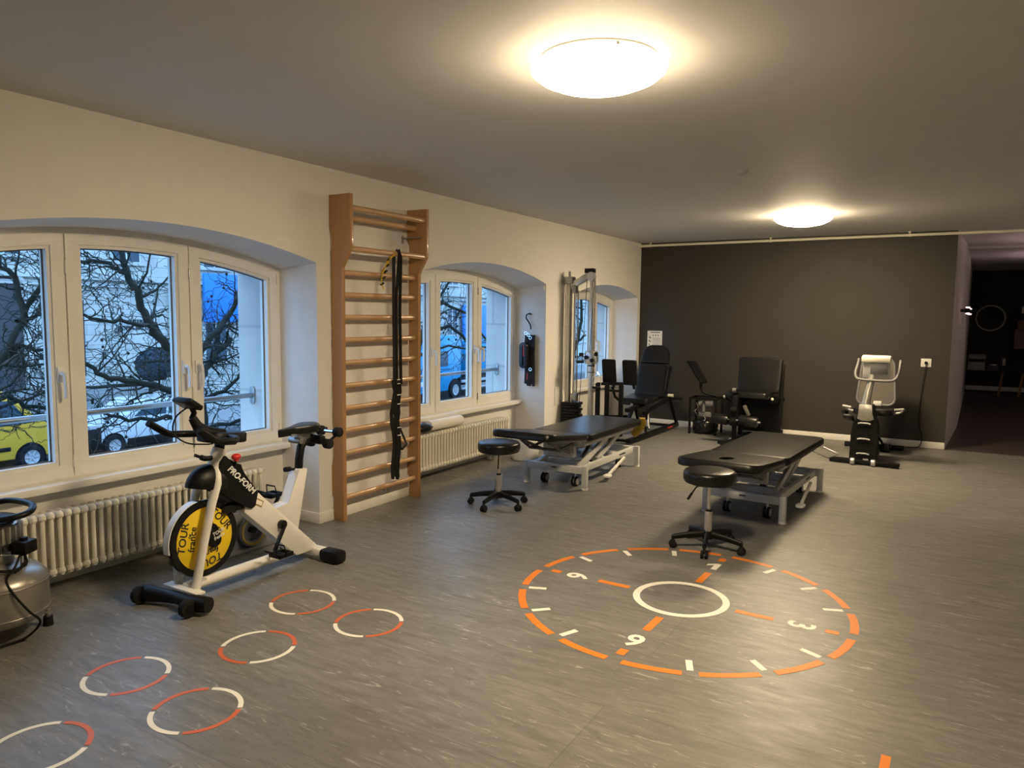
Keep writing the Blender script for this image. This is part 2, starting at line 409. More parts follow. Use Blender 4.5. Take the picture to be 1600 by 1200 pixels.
# skirting boards
m = M()
for a, b in ((-3.2, 1.46), (3.69, 4.77), (7.0, 7.72), (9.65, 9.735)): m.b2(0, .012, a, b, 0, .075, .003)
for (a, b, *_) in NICHES:
    m.b2(-.35, .012, b-.012, b, 0, .075, .003); m.b2(-.35, .012, a, a+.012, 0, .075, .003)
tag(m.build('baseboard_left', 'skirting'), kind='structure')
m = M(); m.b2(.012, 3.735, 9.727, 9.74, 0, .075, .003); tag(m.build('baseboard_back', 'skirting'), kind='structure')
m = M(); m.b2(4.0, 8, 17.78, 17.8, .06, .15); tag(m.build('baseboard_office', 'skirting'), kind='structure')

# ---------------------------------------------------------------- windows
def window(idx, a, b, zs2, zt2, splits):
    root = struct_root('window_%d' % idx, (XW, (a+b)/2, .55))
    f = arcpts(a, b, zs2, zt2)
    def loop(y0, y1, z0, dz, n=10):
        yy = [y0+(y1-y0)*i/n for i in range(n+1)]
        return [(y0, z0), (y1, z0)]+[(y, f(y)-dz) for y in yy[::-1]]
    m = M(); m.ring(loop(a, b, .545, -.02), loop(a+.045, b-.045, .585, .03), -.45, XW-.006)
    for sp in splits: m.b2(-.45, XW-.012, sp-.035, sp+.035, .56, f(sp)-.02)
    m.build('window_frame', 'frame', root, smooth=False)
    edges = [a+.03]+splits+[b-.03]
    for i in range(3):
        y0 = edges[i]+.005; y1 = edges[i+1]-.005
        m = M(); o = loop(y0, y1, .565, .028); g0 = y0+.085; g1 = y1-.085
        if i == 0: g0 = y0+.075
        if i == 2: g1 = y1-.075
        inn = loop(g0, g1, .658, .108)
        mid = loop(g0-.018, g1+.018, .640, .090)
        m.ring(o, mid, -.44, XW); m.ring(mid, inn, -.44, XW-.010)
        sash = m.build('sash', 'frame', root, smooth=False)
        m = M(); gi = loop(g0-.002, g1+.002, .656, .106)
        m.prism(gi, 'x', -.414, -.410); m.build('glass_pane', 'glass', sash, smooth=False)
        m = M(); m.ring(loop(g0-.0, g1+.0, .658, .108), loop(g0+.006, g1-.006, .664, .114), -.412, -.405)
        m.build('gasket', 'gasket', sash, smooth=False)
        hy = {0: y1-.045, 1: y1-.045, 2: y0+.035}[i]
        m = M(); m.box((XW+.006, hy, 1.135), (.014, .036, .085), None, .004); m.cyl((XW+.01, hy, 1.14), (XW+.045, hy, 1.14), .012)
        m.tube([(XW+.045, hy, 1.145), (XW+.05, hy, 1.12), (XW+.05, hy+.004, 1.05), (XW+.045, hy+.004, 1.01)], .0125, 8, flat=.8)
        m.build('window_handle', 'white', sash)
        m = M()
        for z in (.62, 1.68): m.cyl((XW+.004, edges[i+1] if i < 1 else edges[i+1]-.0, z), (XW+.004, edges[i+1], z+.07), .006, seg=8)
        m.build('hinge', 'steel' if i == 1 else 'frame', sash)
    m = M(); m.b2(-.40, -.275, a+.002, b-.002, .515, .556, .008); m.build('window_sill', 'frame', root)
window(1, 1.46, 3.69, NICHES[0][4]-.0, NICHES[0][5]-.0, [2.21, 2.962])
window(2, 4.77, 7.0, NICHES[1][4], NICHES[1][5], [5.522, 6.226])
window(3, 7.72, 9.65, NICHES[2][4], NICHES[2][5], [8.37, 9.04])
# outside rails
for (a, b, *_), lab in zip(NICHES, ('grey steel guard rail outside the nearest window beside the bike', 'grey steel guard rail outside the middle window beyond the wall bars', 'grey steel guard rail outside the far window behind the cable machine')):
    m = M(); a += .09; b -= .09
    m.cyl((-.56, a, .885), (-.56, b, .885), .018)
    for yy, d in ((a, 1), (b, -1)): m.pad(rrect(.05, .13, .024), 0, .012, .003, mtx=Matrix.Translation((-.56, yy, .885)) @ Matrix.Rotation(-d*PI/2, 4, 'X'))
    tag(m.build('guard_rail', 'steel', loc=(-.56, (a+b)/2, .885)), lab, 'railing', 'guard rails outside the windows')

# ---------------------------------------------------------------- ceiling pipe
m = M(); m.cyl((.03, 9.66, 2.437), (7.9, 9.66, 2.437), .016); p = m.build('heating_pipe', 'cream', loc=(.03, 9.66, 2.437))
tag(p, 'thin white pipe running along the ceiling above the dark wall', 'pipe')
for x in (.16, 1.73, 3.26, 4.8):
    m = M(); m.cyl((x-.01, 9.66, 2.437), (x+.01, 9.66, 2.437), .02); m.cyl((x, 9.66, 2.45), (x, 9.66, H), .008); m.cyl((x, 9.66, H-.012), (x, 9.66, H), .018)
    m.build('pipe_clip', 'cream', p)
m = M(); m.cyl((.0, 9.66, 2.437), (.15, 9.66, 2.437), .02); m.build('end_sleeve', 'cream', p)

# ---------------------------------------------------------------- ceiling lamps
def ceiling_lamp(x, y, label, lm='lamp'):
    t = thing('ceiling_lamp', label, 'lamp', (x, y, H), 'round ceiling lamps')
    M().lathe([(0, 0), (.228, 0), (.236, -.008), (.232, -.022), (0, -.024)], (x, y, H)).build('lamp_base', 'white', t)
    M().lathe([(.212, -.024), (.257, -.027), (.266, -.034), (.262, -.046), (.234, -.070), (.178, -.093), (.095, -.108), (0, -.112)], (x, y, H), seg=48).build('lamp_shade', lm, t)
    for k in range(3):
        m = M(); a = k*2.1+1.2; m.box((x+.258*math.cos(a), y+.258*math.sin(a), H-.028), (.02, .012, .014), Matrix.Rotation(a, 3, 'Z'), .003); m.build('shade_clip', 'chrome', t)
ceiling_lamp(2.52, 2.735, 'large round glowing dome lamp on the ceiling nearest the camera')
ceiling_lamp(2.446, 7.67, 'round glowing dome lamp on the ceiling near the dark wall', 'lamp_far')
m = M(); m.lathe([(0, -.03), (.02, -.03), (.035, -.022), (.042, -.008), (.042, 0), (0, 0)], (2.47, 5.2, H))
tag(m.build('smoke_detector', 'lightgrey', loc=(2.47, 5.2, H)), 'small round smoke detector on the ceiling between the two lamps', 'smoke detector')

# ---------------------------------------------------------------- radiators
def radiator(y0, n, pitch, x, label, zt=.44, zb=.085):
    t = thing('radiator', label, 'radiator', (x, y0, zb), 'white column radiators under the windows')
    def section():
        m = M(); y = y0
        for dx in (-.045, 0, .045):
            m.tube([(x+dx, y, zb+.012), (x+dx, y, zb+.05), (x+dx, y, zt-.05), (x+dx, y, zt-.012)], .0125, 10)
        for z in (zt-.028, zb+.03):
            m.tube([(x-.062, y, z-.004), (x-.052, y, z), (x, y, z), (x+.052, y, z), (x+.062, y, z-.004)], .019, 10, radii=[.008, .018, .0185, .018, .008], flat=1.05)
            m.sphere((x+.045, y, z+.008), .0185, seg=12)
            m.cyl((x, y-pitch/2, z), (x, y+pitch/2, z), .017, seg=10)
        return m.build('radiator_section', 'rad', t)
    s0 = section()
    for k in range(1, n):
        c = s0.copy(); S.collection.objects.link(c); c.parent = t; c.location = (0, k*pitch, 0)
    ye = y0+(n-1)*pitch
    m = M(); m.cyl((x, ye+.02, zt-.028), (x, ye+.07, zt-.028), .012); m.cyl((x, ye+.05, zt-.028), (x-.06, ye+.05, zt-.028), .009); m.build('radiator_valve', 'rad', t)
    for yy in (y0+.2, ye-.2): m = M(); m.b2(x-.075, x-.03, yy-.012, yy+.012, 0, zb+.03, .003); m.build('radiator_foot', 'rad', t)
radiator(1.60, 41, .0434, -.235, 'long cream column radiator under the nearest window, behind the exercise bike')
radiator(4.90, 38, .0445, -.235, 'cream column radiator under the middle window beyond the wall bars', .43)
m = M(); m.lathe([(.014, 0), (.045, 0), (.048, .01), (.048, .49), (.045, .5), (.014, .5), (.014, 0)], (-.235, 5.25, .482), (0, 1, 0), 28)
tag(m.build('paper_roll', 'paper', loc=(-.235, 5.25, .482)), 'thick roll of white couch paper lying on the middle radiator', 'paper roll')
m = M(); m.sphere((-.205, 5.12, .485), .08, (1.1, 1.25, .58), 24); m.tube([(-.14, 5.05, .49), (-.115, 5.12, .505), (-.14, 5.19, .49)], .006, 6)
tag(m.build('black_pouch', 'leather', loc=(-.205, 5.10, .43)), 'black rounded pouch lying on the radiator beside the paper roll', 'pouch')
m = M(); m.lathe([(0, 0), (.042, 0), (.046, .01), (.046, .14), (.04, .17), (.018, .19), (.018, .215), (0, .215)], (-.175, 4.95, .432), seg=20)
tag(m.build('white_bottle', 'white', loc=(-.175, 4.965, .432)), 'white plastic bottle standing just beyond the wall bars by the middle sill', 'bottle')

# ---------------------------------------------------------------- wall bars
def wall_bars():
    t = thing('wall_bars', 'tall beech wall bars with rungs between the first two windows', 'wall bars', (.08, 4.26, 0))
    prof = [(.014, 0), (.105, 0), (.105, 1.735), (.155, 1.835), (.205, 1.90), (.205, 2.29), (0.0, 2.29), (0.0, 2.09), (.018, 2.04), (.03, 2.0), (.03, .0)]
    prof = [(.018, 0), (.112, 0), (.112, 1.80), (.19, 1.92), (.196, 1.95), (.196, 2.295), (.002, 2.295), (.002, 2.07), (.028, 2.01), (.03, 1.95), (.018, 1.9)]
    for y in (3.812, 4.662):
        m = M(); m.prism(prof, 'y', y, y+.034, .003); m.build('upright', 'beech', t)
        m = M(); m.prism([(.001, .19), (.018, .17), (.018, .42), (.001, .40)], 'y', y, y+.034); m.build('spacer_block', 'beech', t)
    zs = [1.925, 1.765, 1.61, 1.452, 1.292, 1.130, .968, .806, .644, .482, .318, .158]
    for z in zs:
        x = .17 if z > 1.9 else .072
        m = M(); m.tube([(x, 3.83, z), (x, 4.68, z)], .02, 14, flat=.75); m.build('rung', 'rung', t)
    for x, z in ((.165, 2.205), (.075, 2.150)):
        m = M(); m.tube([(x, 3.83, z), (x, 4.68, z)], .021, 14, flat=.8); m.build('rung', 'rung', t)
    m = M(); m.bar((.002, 4.60, 2.075), (.15, 4.66, 2.075), .028, .006); m.bar((.003, 4.60, 2.03), (.003, 4.60, 2.09), .03, .006); m.build('wall_bracket', 'steel', t)
    m = M(); m.bar((.002, 4.60, .30), (.10, 4.66, .30), .028, .006); m.build('wall_bracket', 'steel', t)
wall_bars()
# black resistance strap looped on the wall bars
rnd = random.Random(4)
t = thing('training_strap', 'long black training strap hanging from an upper rung of the wall bars', 'strap', (.2, 4.33, 1.94))
m = M()
m.tube([(.16, 4.345, .95), (.165, 4.335, 1.6), (.196, 4.33, 1.92), (.172, 4.33, 1.952), (.146, 4.33, 1.925), (.14, 4.335, 1.6), (.14, 4.34, .95)], .014, 6, flat=.22, cap=True)
m.tube([(.185, 4.36, .95), (.185, 4.35, 1.5), (.2, 4.345, 1.9), (.175, 4.345, 1.957)], .016, 6, flat=.22)
m.build('webbing_loop', 'strap', t)
m = M()
for k in range(9):
    y = 4.325+.011*(k % 5)+rnd.uniform(-.006, .006); x = .135+.012*(k//3); a = rnd.uniform(0, 6); zb = .20+rnd.uniform(0, .05); L = .98
    pts = [(x+.006*math.sin(a+j), y+.016*math.sin(a+j*1.3)+(.0 if j < 7 else 0), L-(L-zb)*j/9) for j in range(10)]
    m.tube(pts, .014, 5, flat=.3)
m.tube([(.15, 4.38, .62), (.15, 4.44, .52), (.15, 4.47, .47), (.15, 4.42, .44), (.15, 4.37, .46)], .012, 5, flat=.35)
m.build('strap_bundle', 'strap', t)
m = M()
for z in (.985, .955, .87, .80, .62, .56): m.box((.182, 4.345, z), (.003, .045, .006))
m.build('printed_marks', 'white_ink', t)
t = thing('yellow_band', 'short yellow striped band tied to an upper rung of the wall bars', 'resistance band', (.12, 4.25, 1.93))
m = M(); m.tube([(.165, 4.30, 1.945), (.19, 4.29, 1.92), (.15, 4.25, 1.86), (.12, 4.225, 1.76), (.115, 4.225, 1.70), (.13, 4.235, 1.66)], .012, 6, flat=.4)
m.tube([(.15, 4.30, 1.945), (.14, 4.275, 1.86), (.10, 4.24, 1.78)], .008, 6, flat=.4); m.build('band', 'yellow', t)
m = M()
for k in range(5): m.box((.158-.01*k, 4.262-.008*k, 1.88-.045*k), (.02, .03, .008), Matrix.Rotation(.6, 3, 'X'))
m.build('stripe', 'ink', t)
t = thing('wall_outlet', 'small white double socket on the wall behind the lowest rungs', 'socket', (0, 4.40, .118))
m = M(); m.box((.005, 4.36, .118), (.01, .06, .06), None, .003); m.box((.005, 4.44, .122), (.01, .06, .06), None, .003); m.build('cover_plate', 'white', t)
m = M(); m.cyl((.008, 4.36, .118), (.0115, 4.36, .118), .016, seg=12); m.cyl((.008, 4.44, .122), (.0115, 4.44, .122), .016, seg=12); m.build('socket_recess', 'lightgrey', t)
m = M(); m.b2(0, .008, 7.225, 7.33, .485, .69, .003)
tag(m.build('wall_panel', 'white', loc=(0, 7.28, .585)), 'blank cream cover plate on the wall left of the cable machine', 'cover plate')

# ---------------------------------------------------------------- exercise bike
def exercise_bike():
    t = thing('exercise_bike', 'white and black indoor cycling bike with a yellow flywheel by the nearest window', 'exercise bike', (.49, 2.7, 0))
    # front stabiliser
    m = M(); m.tube([(.28, 2.18, .052), (.33, 2.19, .05), (.40, 2.215, .045), (.49, 2.235, .045), (.58, 2.225, .047), (.66, 2.235, .05), (.715, 2.25, .05)], .04, 14,
        radii=[.036, .043, .034, .03, .036, .042, .038]); m.build('front_foot', 'black', t)
    for x, y in ((.30, 2.155), (.655, 2.175)):
        m = M(); m.cyl((x-.018, y, .046), (x+.018, y, .046), .045, bev=.006); w_ = m.build('transport_wheel', 'rubber', t)
        m = M(); m.cyl((x+.018, y, .046), (x+.022, y, .046), .02, seg=14); m.build('wheel_hub', 'black', w_)
    m = M(); m.box((.50, 2.265, .085), (.27, .055, .014), None, .004); m.build('foot_plate', 'white_metal', t)
    # fork
    for x in (.555, .415):
        m = M(); m.tube([(x, 2.292, .08), (x, 2.345, .30), (x, 2.40, .50), (x-(.0 if x > .5 else 0), 2.435, .60), (.49+(x-.49)*.75, 2.447, .64), (.49+(x-.49)*.35, 2.452, .675)], .026, 14, radii=[.026, .025, .025, .026, .025, .02], flat=.8)
        m.build('fork_leg', 'white_metal', t)
    m = M(); m.tube([(.49, 2.44, .60), (.49, 2.508, .765)], .036, 20, radii=[.042, .037]); m.build('head_tube', 'white_metal', t)
    # flywheel
    m = M(); m.lathe([(.165, -.014), (.197, -.016), (.201, -.01), (.201, .01), (.197, .016), (.165, .014), (.165, -.014)], (.485, 2.397, .31), (1, 0, 0), 64); fw = m.build('flywheel', 'blackgloss', t)
    m = M(); m.lathe([(0, -.012), (.172, -.012), (.178, -.009), (.178, .009), (.172, .0135), (0, .0135)], (.485, 2.397, .31), (1, 0, 0), 64); m.build('flywheel_disc', 'yellow', fw, label='bright yellow disc of the flywheel')
    X = .4995
    Y, Z = 2.397, .31
    def tx(txt, size, ang, r, shear=.15, off=0):
        a = math.radians(ang); c = (X, Y+r*math.cos(a), Z+r*math.sin(a)); tg = (0, math.sin(a), -math.cos(a)); rd = (0, math.cos(a), math.sin(a))
        m.text(txt, size, c, tg, rd, .0006, shear=shear, bold=.0008)
    for grp in ((('TOUR', .058, 168, .128), ('DE', .018, 160, .093), ('france', .052, 172, .075)), (('TOUR', .058, 42, .128), ('france', .052, 46, .080)), (('TOUR', .058, -80, .128), ('france', .052, -78, .080))):
        m = M()
        for g_ in grp: tx(*g_)
        m.build('flywheel_lettering', 'ink', fw)
    m = M(); m.pad(rrect(.075, .13, .034), 0, .02, .006, mtx=Matrix.Translation((.4985, 2.437, .318)) @ Matrix.Rotation(math.radians(-72), 4, 'X') @ Matrix.Rotation(PI/2, 4, 'Y'))
    cov = m.build('hub_cover', 'black', t)
    m = M(); m.text('TOUR', .027, (.5205, 2.462, .332), (0, 1, .30), (0, -.3, 1), .0006, shear=.2, bold=.0004); m.text('france', .027, (.5205, 2.466, .308), (0, 1, .30), (0, -.3, 1), .0006, shear=.2, bold=.0004)
    m.build('cover_lettering', 'white_ink', cov)
    m = M()
    pts = [(.472, 2.397+.205*math.cos(math.radians(a)), .31+.205*math.sin(math.radians(a))) for a in range(104, 196, 5)]
    m.lathe([(.203, -.026), (.208, -.026), (.208, .018), (.203, .018), (.203, -.026)], (.478, 2.397, .31), (1, 0, 0), 72)
    bmesh.ops.delete(m.bm, geom=[v for v in m.bm.verts if not (100 < math.degrees(math.atan2(v.co.z-.31, v.co.y-2.397)) % 360 < 192)], context='VERTS'); m.build('wheel_guard', 'white_metal', t)
    m = M(); m.bar((.49, 2.39, .10), (.49, 2.30, .10), .05, .01); m.box((.42, 2.30, .16), (.035, .06, .13), None, .01); m.build('inner_bracket', 'table_metal', t)
    # shrouds
    m = M(); m.sphere((.49, 2.43, .585), .115, (.66, 1.1, .95), 28)
    bmesh.ops.bisect_plane(m.bm, geom=m.bm.verts[:]+m.bm.edges[:]+m.bm.faces[:], plane_co=(.49, 2.4, .575), plane_no=(0, -.18, -1), clear_outer=True)
    bmesh.ops.holes_fill(m.bm, edges=[e for e in m.bm.edges if e.is_boundary])
    m.build('front_shroud', 'black', t)
    m = M(); m.prism([(2.47, .70), (2.505, .735), (2.525, .70), (2.56, .685), (2.60, .672), (2.605, .62), (2.705, .50), (2.685, .425), (2.655, .415), (2.60, .45), (2.52, .50), (2.45, .55)], 'x', .435, .548, .008); sh = m.build('rear_shroud', 'black', t)
    m = M(); m.text('PRO-FORM', .046, (.5505, 2.592, .588), (0, 1, -1.02), (0, 1, 1), .0008, shear=.25, bold=.0014); m.build('brand_lettering', 'white_ink', sh)
    m = M(); m.b2(.46, .52, 2.50, 2.64, .415, .46, .01); m.build('brake_caliper', 'blackgloss', t)
    # frame
    m = M(); m.prism([(2.655, .500), (2.71, .50), (3.145, .085), (3.13, .06), (2.985, .06), (2.62, .40)], 'x', .452, .533, .008); fb = m.build('main_beam', 'white_metal', t)
    m = M(); m.box((.5345, 2.715, .437), (.002, .06, .035), Matrix.Rotation(math.radians(-30), 3, 'X')); st = m.build('rating_sticker', 'mustard', fb, label='small yellow sticker')
    m = M(); m.box((.536, 2.715, .437), (.0012, .048, .023), Matrix.Rotation(math.radians(-30), 3, 'X')); m.build('sticker_label', 'paper', st)
    m = M(); m.prism([(2.80, .375), (2.935, .383), (3.012, .57), (3.083, .565), (3.0, .20), (2.90, .26)], 'x', .456, .529, .006); m.build('seat_tube', 'white_metal', t)
    m = M(); m.tube([(.49, 2.28, .082), (.49, 3.12, .078)], .027, 16); m.build('lower_rail', 'white_metal', t)
    m = M(); m.b2(.31, .60, 3.108, 3.182, .022, .072, .012); m.build('rear_foot', 'white_metal', t)
    for x0, x1 in ((.585, .735), (.245, .33)):
        m = M(); m.b2(x0, x1, 3.10, 3.19, .004, .078, .02); m.build('foot_cap', 'black', t)
    # crank
    m = M(); m.cyl((.53, 2.868, .278), (.56, 2.868, .278), .026, bev=.004); m.bar((.566, 2.868, .278), (.566, 2.79, .145), .012, .024, .004, up=(1, 0, 0)); cr = m.build('crank', 'blackgloss', t)
    def pedal(x, y, z):
        m = M(); m.b2(x-.045, x+.045, y-.05, y-.035, z-.012, z+.012, .003); m.b2(x-.045, x+.045, y+.035, y+.05, z-.012, z+.012, .003)
        m.b2(x-.045, x-.033, y-.05, y+.05, z-.012, z+.012, .003); m.b2(x+.033, x+.045, y-.05, y+.05, z-.012, z+.012, .003); m.cyl((x-.05, y, z), (x+.05, y, z), .01, seg=10)
        m.tube([(x-.04, y-.04, z+.01), (x-.038, y-.09, z+.035), (x, y-.11, z+.045), (x+.038, y-.09, z+.035), (x+.04, y-.04, z+.01)], .005, 8)
        m.tube([(x-.043, y, z), (x-.035, y-.01, z+.055), (x+.035, y-.01, z+.055), (x+.043, y, z)], .006, 6, flat=.4)
        m.build('pedal', 'black', t)
    pedal(.62, 2.79, .14)
    m = M(); m.bar((.42, 2.868, .278), (.42, 2.955, .405), .012, .024, .004, up=(1, 0, 0)); m.cyl((.43, 2.868, .278), (.455, 2.868, .278), .026); m.build('crank', 'blackgloss', t)
    pedal(.365, 2.955, .41)
    # seat
    m = M(); m.tube([(.49, 3.045, .53), (.49, 3.052, .62), (.49, 3.066, .69), (.49, 3.10, .73), (.49, 3.15, .745)], .027, 14, flat=.8); m.build('seat_post', 'black', t)
    m = M(); m.cyl((.49, 3.02, .565), (.49, 2.955, .575), .008); m.cyl((.49, 2.985, .572), (.49, 2.94, .576), .015, bev=.004); m.build('seat_lever', 'black', t)
    m = M(); out = []
    def sad(inset=0.0):
        P = []
        for k in range(36):
            a = 2*PI*k/36; c, s_ = math.cos(a), math.sin(a); y = .145*c; wd = .028+.075*max(0, min(1, (y+.05)/.15))**1.2
            P.append((s_*max(.006, wd-inset), y*(1-inset*3)))
        return P
    m.pad(sad, 0, .045, .014, mtx=Matrix.Translation((.49, 3.045, .775)) @ Matrix.Rotation(math.radians(3), 4, 'X')); m.build('saddle', 'leather', t)
    m = M(); m.box((.49, 3.08, .752), (.05, .09, .045), None, .01); m.tube([(.465, 2.97, .775), (.465, 3.16, .765)], .006, 8); m.tube([(.515, 2.97, .775), (.515, 3.16, .765)], .006, 8)
    m.cyl((.44, 3.03, .735), (.54, 3.03, .735), .018, bev=.004); m.build('saddle_clamp', 'steel', t)
    m = M(); m.box((.49, 3.17, .725), (.16, .05, .05), None, .012); m.tube([(.45, 3.16, .73), (.45, 3.24, .72), (.45, 3.32, .77)], .008, 8); m.tube([(.53, 3.16, .73), (.53, 3.25, .70), (.53, 3.34, .74)], .008, 8)
    m.build('dumbbell_rack', 'black', t)
    for (x, y, z) in ((.49, 3.215, .695), (.49, 3.30, .755)):
        m = M(); m.cyl((x-.07, y, z), (x+.07, y, z), .011); hb = m.build('dumbbell_handle', 'chrome', t)
        for sx in (-1, 1): m = M(); m.cyl((x+sx*.05, y, z), (x+sx*.095, y, z), .030, bev=.006); m.build('dumbbell_weight', 'rubber', hb)
    m = M(); m.sphere((.49, 3.19, .79), .028, (1.2, 1, 1), 14); m.build('rack_cap', 'black', t)
    # handlebar
    m = M(); m.cyl((.49, 2.50, .75), (.49, 2.512, .815), .026); m.build('handlebar_post', 'black', t)
    m = M(); m.pad(rrect(.17, .25, .07), 0, .055, .018, mtx=Matrix.Translation((.49, 2.52, .80)) @ Matrix.Rotation(math.radians(-6), 4, 'X'))
    m.tube([(.52, 2.50, .83), (.51, 2.42, .86), (.50, 2.37, .90), (.49, 2.35, .945)], .03, 12, radii=[.045, .035, .028, .022], flat=.8); m.build('handlebar_body', 'black', t)
    for sx in (-1, 1):
        x = .49+sx*.2
        m = M(); m.tube([(.49+sx*.05, 2.50, .832), (.49+sx*.14, 2.50, .832), (x, 2.44, .833), (x, 2.36, .842), (x, 2.335, .852), (x, 2.285, .885), (x, 2.245, .913)], .0185, 12); g = m.build('handlebar_grip', 'black', t)
        m = M(); m.cyl((x, 2.248, .911), (x, 2.240, .917), .0195); m.build('grip_end', 'rubber', g)
    m = M(); m.box((.49, 2.325, 1.02), (.145, .085, .028), Matrix.Rotation(math.radians(-34), 3, 'X') , .008); con = m.build('console', 'black', t)
    m = M(); m.box((.49, 2.331, 1.036), (.11, .06, .002), Matrix.Rotation(math.radians(-34), 3, 'X')); m.build('screen', 'dark_glass', con)
    m = M(); m.tube([(.49, 2.345, .94), (.49, 2.36, .97), (.49, 2.345, 1.005)], .014, 10); m.build('console_stalk', 'black', t)
    m = M(); m.tube(sm([(.47, 2.34, 1.0), (.44, 2.29, .95), (.42, 2.29, .87), (.45, 2.34, .815), (.49, 2.42, .80), (.50, 2.46, .80)]), .004, 6); m.build('console_cable', 'black', t)
    m = M(); m.cyl((.56, 2.545, .67), (.56, 2.55, .71), .006); m.build('knob_stem', 'black', t)
    m = M(); m.sphere((.56, 2.553, .722), .022, (1, 1.25, .75), 14); m.cyl((.56, 2.553, .70), (.56, 2.553, .715), .014); m.build('resistance_knob', 'red', t, label='red resistance knob')
    m = M(); m.tube([(.49, 2.455, .722), (.50, 2.41, .728), (.50, 2.385, .738)], .014, 10); m.tube([(.50, 2.385, .738), (.50, 2.35, .755)], .008, 8); m.build('adjusting_lever', 'black', t)
exercise_bike()

# grey step machine behind the bike
t = thing('pedal_trainer', 'low grey pedal trainer with a round wheel, standing behind the exercise bike', 'pedal trainer', (.0, 3.0, 0))
m = M(); m.prism([(2.64, .0), (3.16, .0), (3.18, .05), (3.12, .19), (3.02, .24), (2.86, .27), (2.70, .24), (2.66, .12)], 'x', -.09, .06, .012); m.build('housing', 'grey', t)
m = M(); m.b2(.06, .066, 2.78, 2.86, .12, .20, .003); m.build('side_panel', 'black', t)
m = M(); m.lathe([(.07, -.01), (.10, -.012), (.105, 0), (.10, .012), (.07, .01), (.07, -.01)], (.085, 3.04, .13), (1, 0, 0), 36); wh = m.build('side_wheel', 'grey', t)
m = M(); m.lathe([(.080, -.013), (.092, -.015), (.092, .015), (.080, .013), (.080, -.013)], (.085, 3.04, .13), (1, 0, 0), 36); m.build('wheel_stripe', 'mustard', wh)
m = M(); m.cyl((.065, 3.04, .13), (.10, 3.04, .13), .02); m.build('wheel_hub', 'black', wh)
m = M(); m.b2(-.12, .10, 2.60, 3.24, 0, .022, .006); m.build('base_plate', 'grey', t)
m = M(); m.tube([(.03, 2.94, .25), (.03, 2.91, .31), (.03, 2.86, .36), (.03, 2.83, .375)], .03, 10, radii=[.03, .024, .03, .02], flat=.5); m.lathe([(.03, 0), (.05, .0), (.052, .008), (.05, .014), (.03, .012), (.03, 0)], (.03, 2.90, .365), (0, -.2, 1), 20); m.build('hand_grip', 'black', t)

# ---------------------------------------------------------------- compressor
t = thing('air_compressor', 'round tan air compressor with black carrying handle at the left edge, beside the radiator', 'air compressor', (.11, 1.585, 0))
cx, cy = .11, 1.585
m = M(); m.lathe([(0, .075), (.12, .08), (.19, .10), (.208, .125), (.212, .15), (.212, .29), (.206, .315), (.18, .35), (.12, .378), (.05, .385), (0, .385)], (cx, cy, 0), seg=56)
for z in (.145, .295): m.lathe([(.2125, z-.004), (.2155, z), (.2125, z+.004)], (cx, cy, 0), seg=56)
m.build('air_tank', 'tank', t)
for a in (70, 190, 310):
    x = cx+.2*math.cos(math.radians(a)); y = cy+.2*math.sin(math.radians(a))
    m = M(); m.bar((cx+.13*math.cos(math.radians(a)), cy+.13*math.sin(math.radians(a)), .085), (x*1.0, y, .075), .035, .008); m.cyl((x, y, .045), (x, y, .09), .012, seg=10); f_ = m.build('foot_bracket', 'tank', t)
    m = M(); m.cyl((x, y, 0), (x, y, .05), .022, .02, 16); m.build('rubber_foot', 'rubber', f_)
m = M(); m.lathe([(.0, .38), (.09, .385), (.095, .40), (.085, .43), (.09, .47), (.115, .50), (.115, .505), (.0, .505)], (cx-.03, cy, 0), seg=28); m.build('pump_body', 'tank', t)
m = M()
for k in range(26):
    a = 2*PI*k/26; m.box((cx-.03+.118*math.cos(a), cy+.118*math.sin(a), .548), (.03, .008, .085), Matrix.Rotation(a, 3, 'Z'), .002)
m.lathe([(0, .505), (.112, .505), (.112, .59), (.10, .605), (0, .61)], (cx-.03, cy, 0), seg=28); m.build('cooling_fins', 'silver', t)
m = M(); m.lathe([(0, .612), (.118, .610), (.122, .618), (.10, .628), (0, .632)], (cx-.03, cy, 0), seg=28); m.build('top_cap', 'black', t)
m = M(); m.tube(sm([(cx-.15, cy+.06, .60), (cx-.16, cy+.08, .655), (cx-.12, cy+.13, .672), (cx, cy+.155, .672), (cx+.08, cy+.14, .668), (cx+.135, cy+.085, .655), (cx+.12, cy+.0, .645), (cx+.05, cy-.09, .64), (cx-.04, cy-.13, .64), (cx-.13, cy-.09, .64), (cx-.15, cy-.0, .60)]), .016, 12); m.build('carry_handle', 'black', t)
m = M(); m.box((cx+.10, cy+.085, .475), (.075, .085, .07), Matrix.Rotation(.5, 3, 'Z'), .012); m.cyl((cx+.10, cy+.085, .51), (cx+.10, cy+.085, .525), .016); sw = m.build('pressure_switch', 'black', t)
m = M(); m.cyl((cx+.10, cy+.085, .37), (cx+.10, cy+.085, .44), .009); m.cyl((cx+.13, cy+.06, .36), (cx+.13, cy+.06, .44), .008); m.box((cx+.10, cy+.085, .40), (.03, .03, .02), None, .004); m.build('brass_fitting', 'chrome', sw)
m = M(); m.b2(cx+.07, cx+.078, cy+.01, cy+.06, .46, .52); m.build('data_plate', 'ink', t)
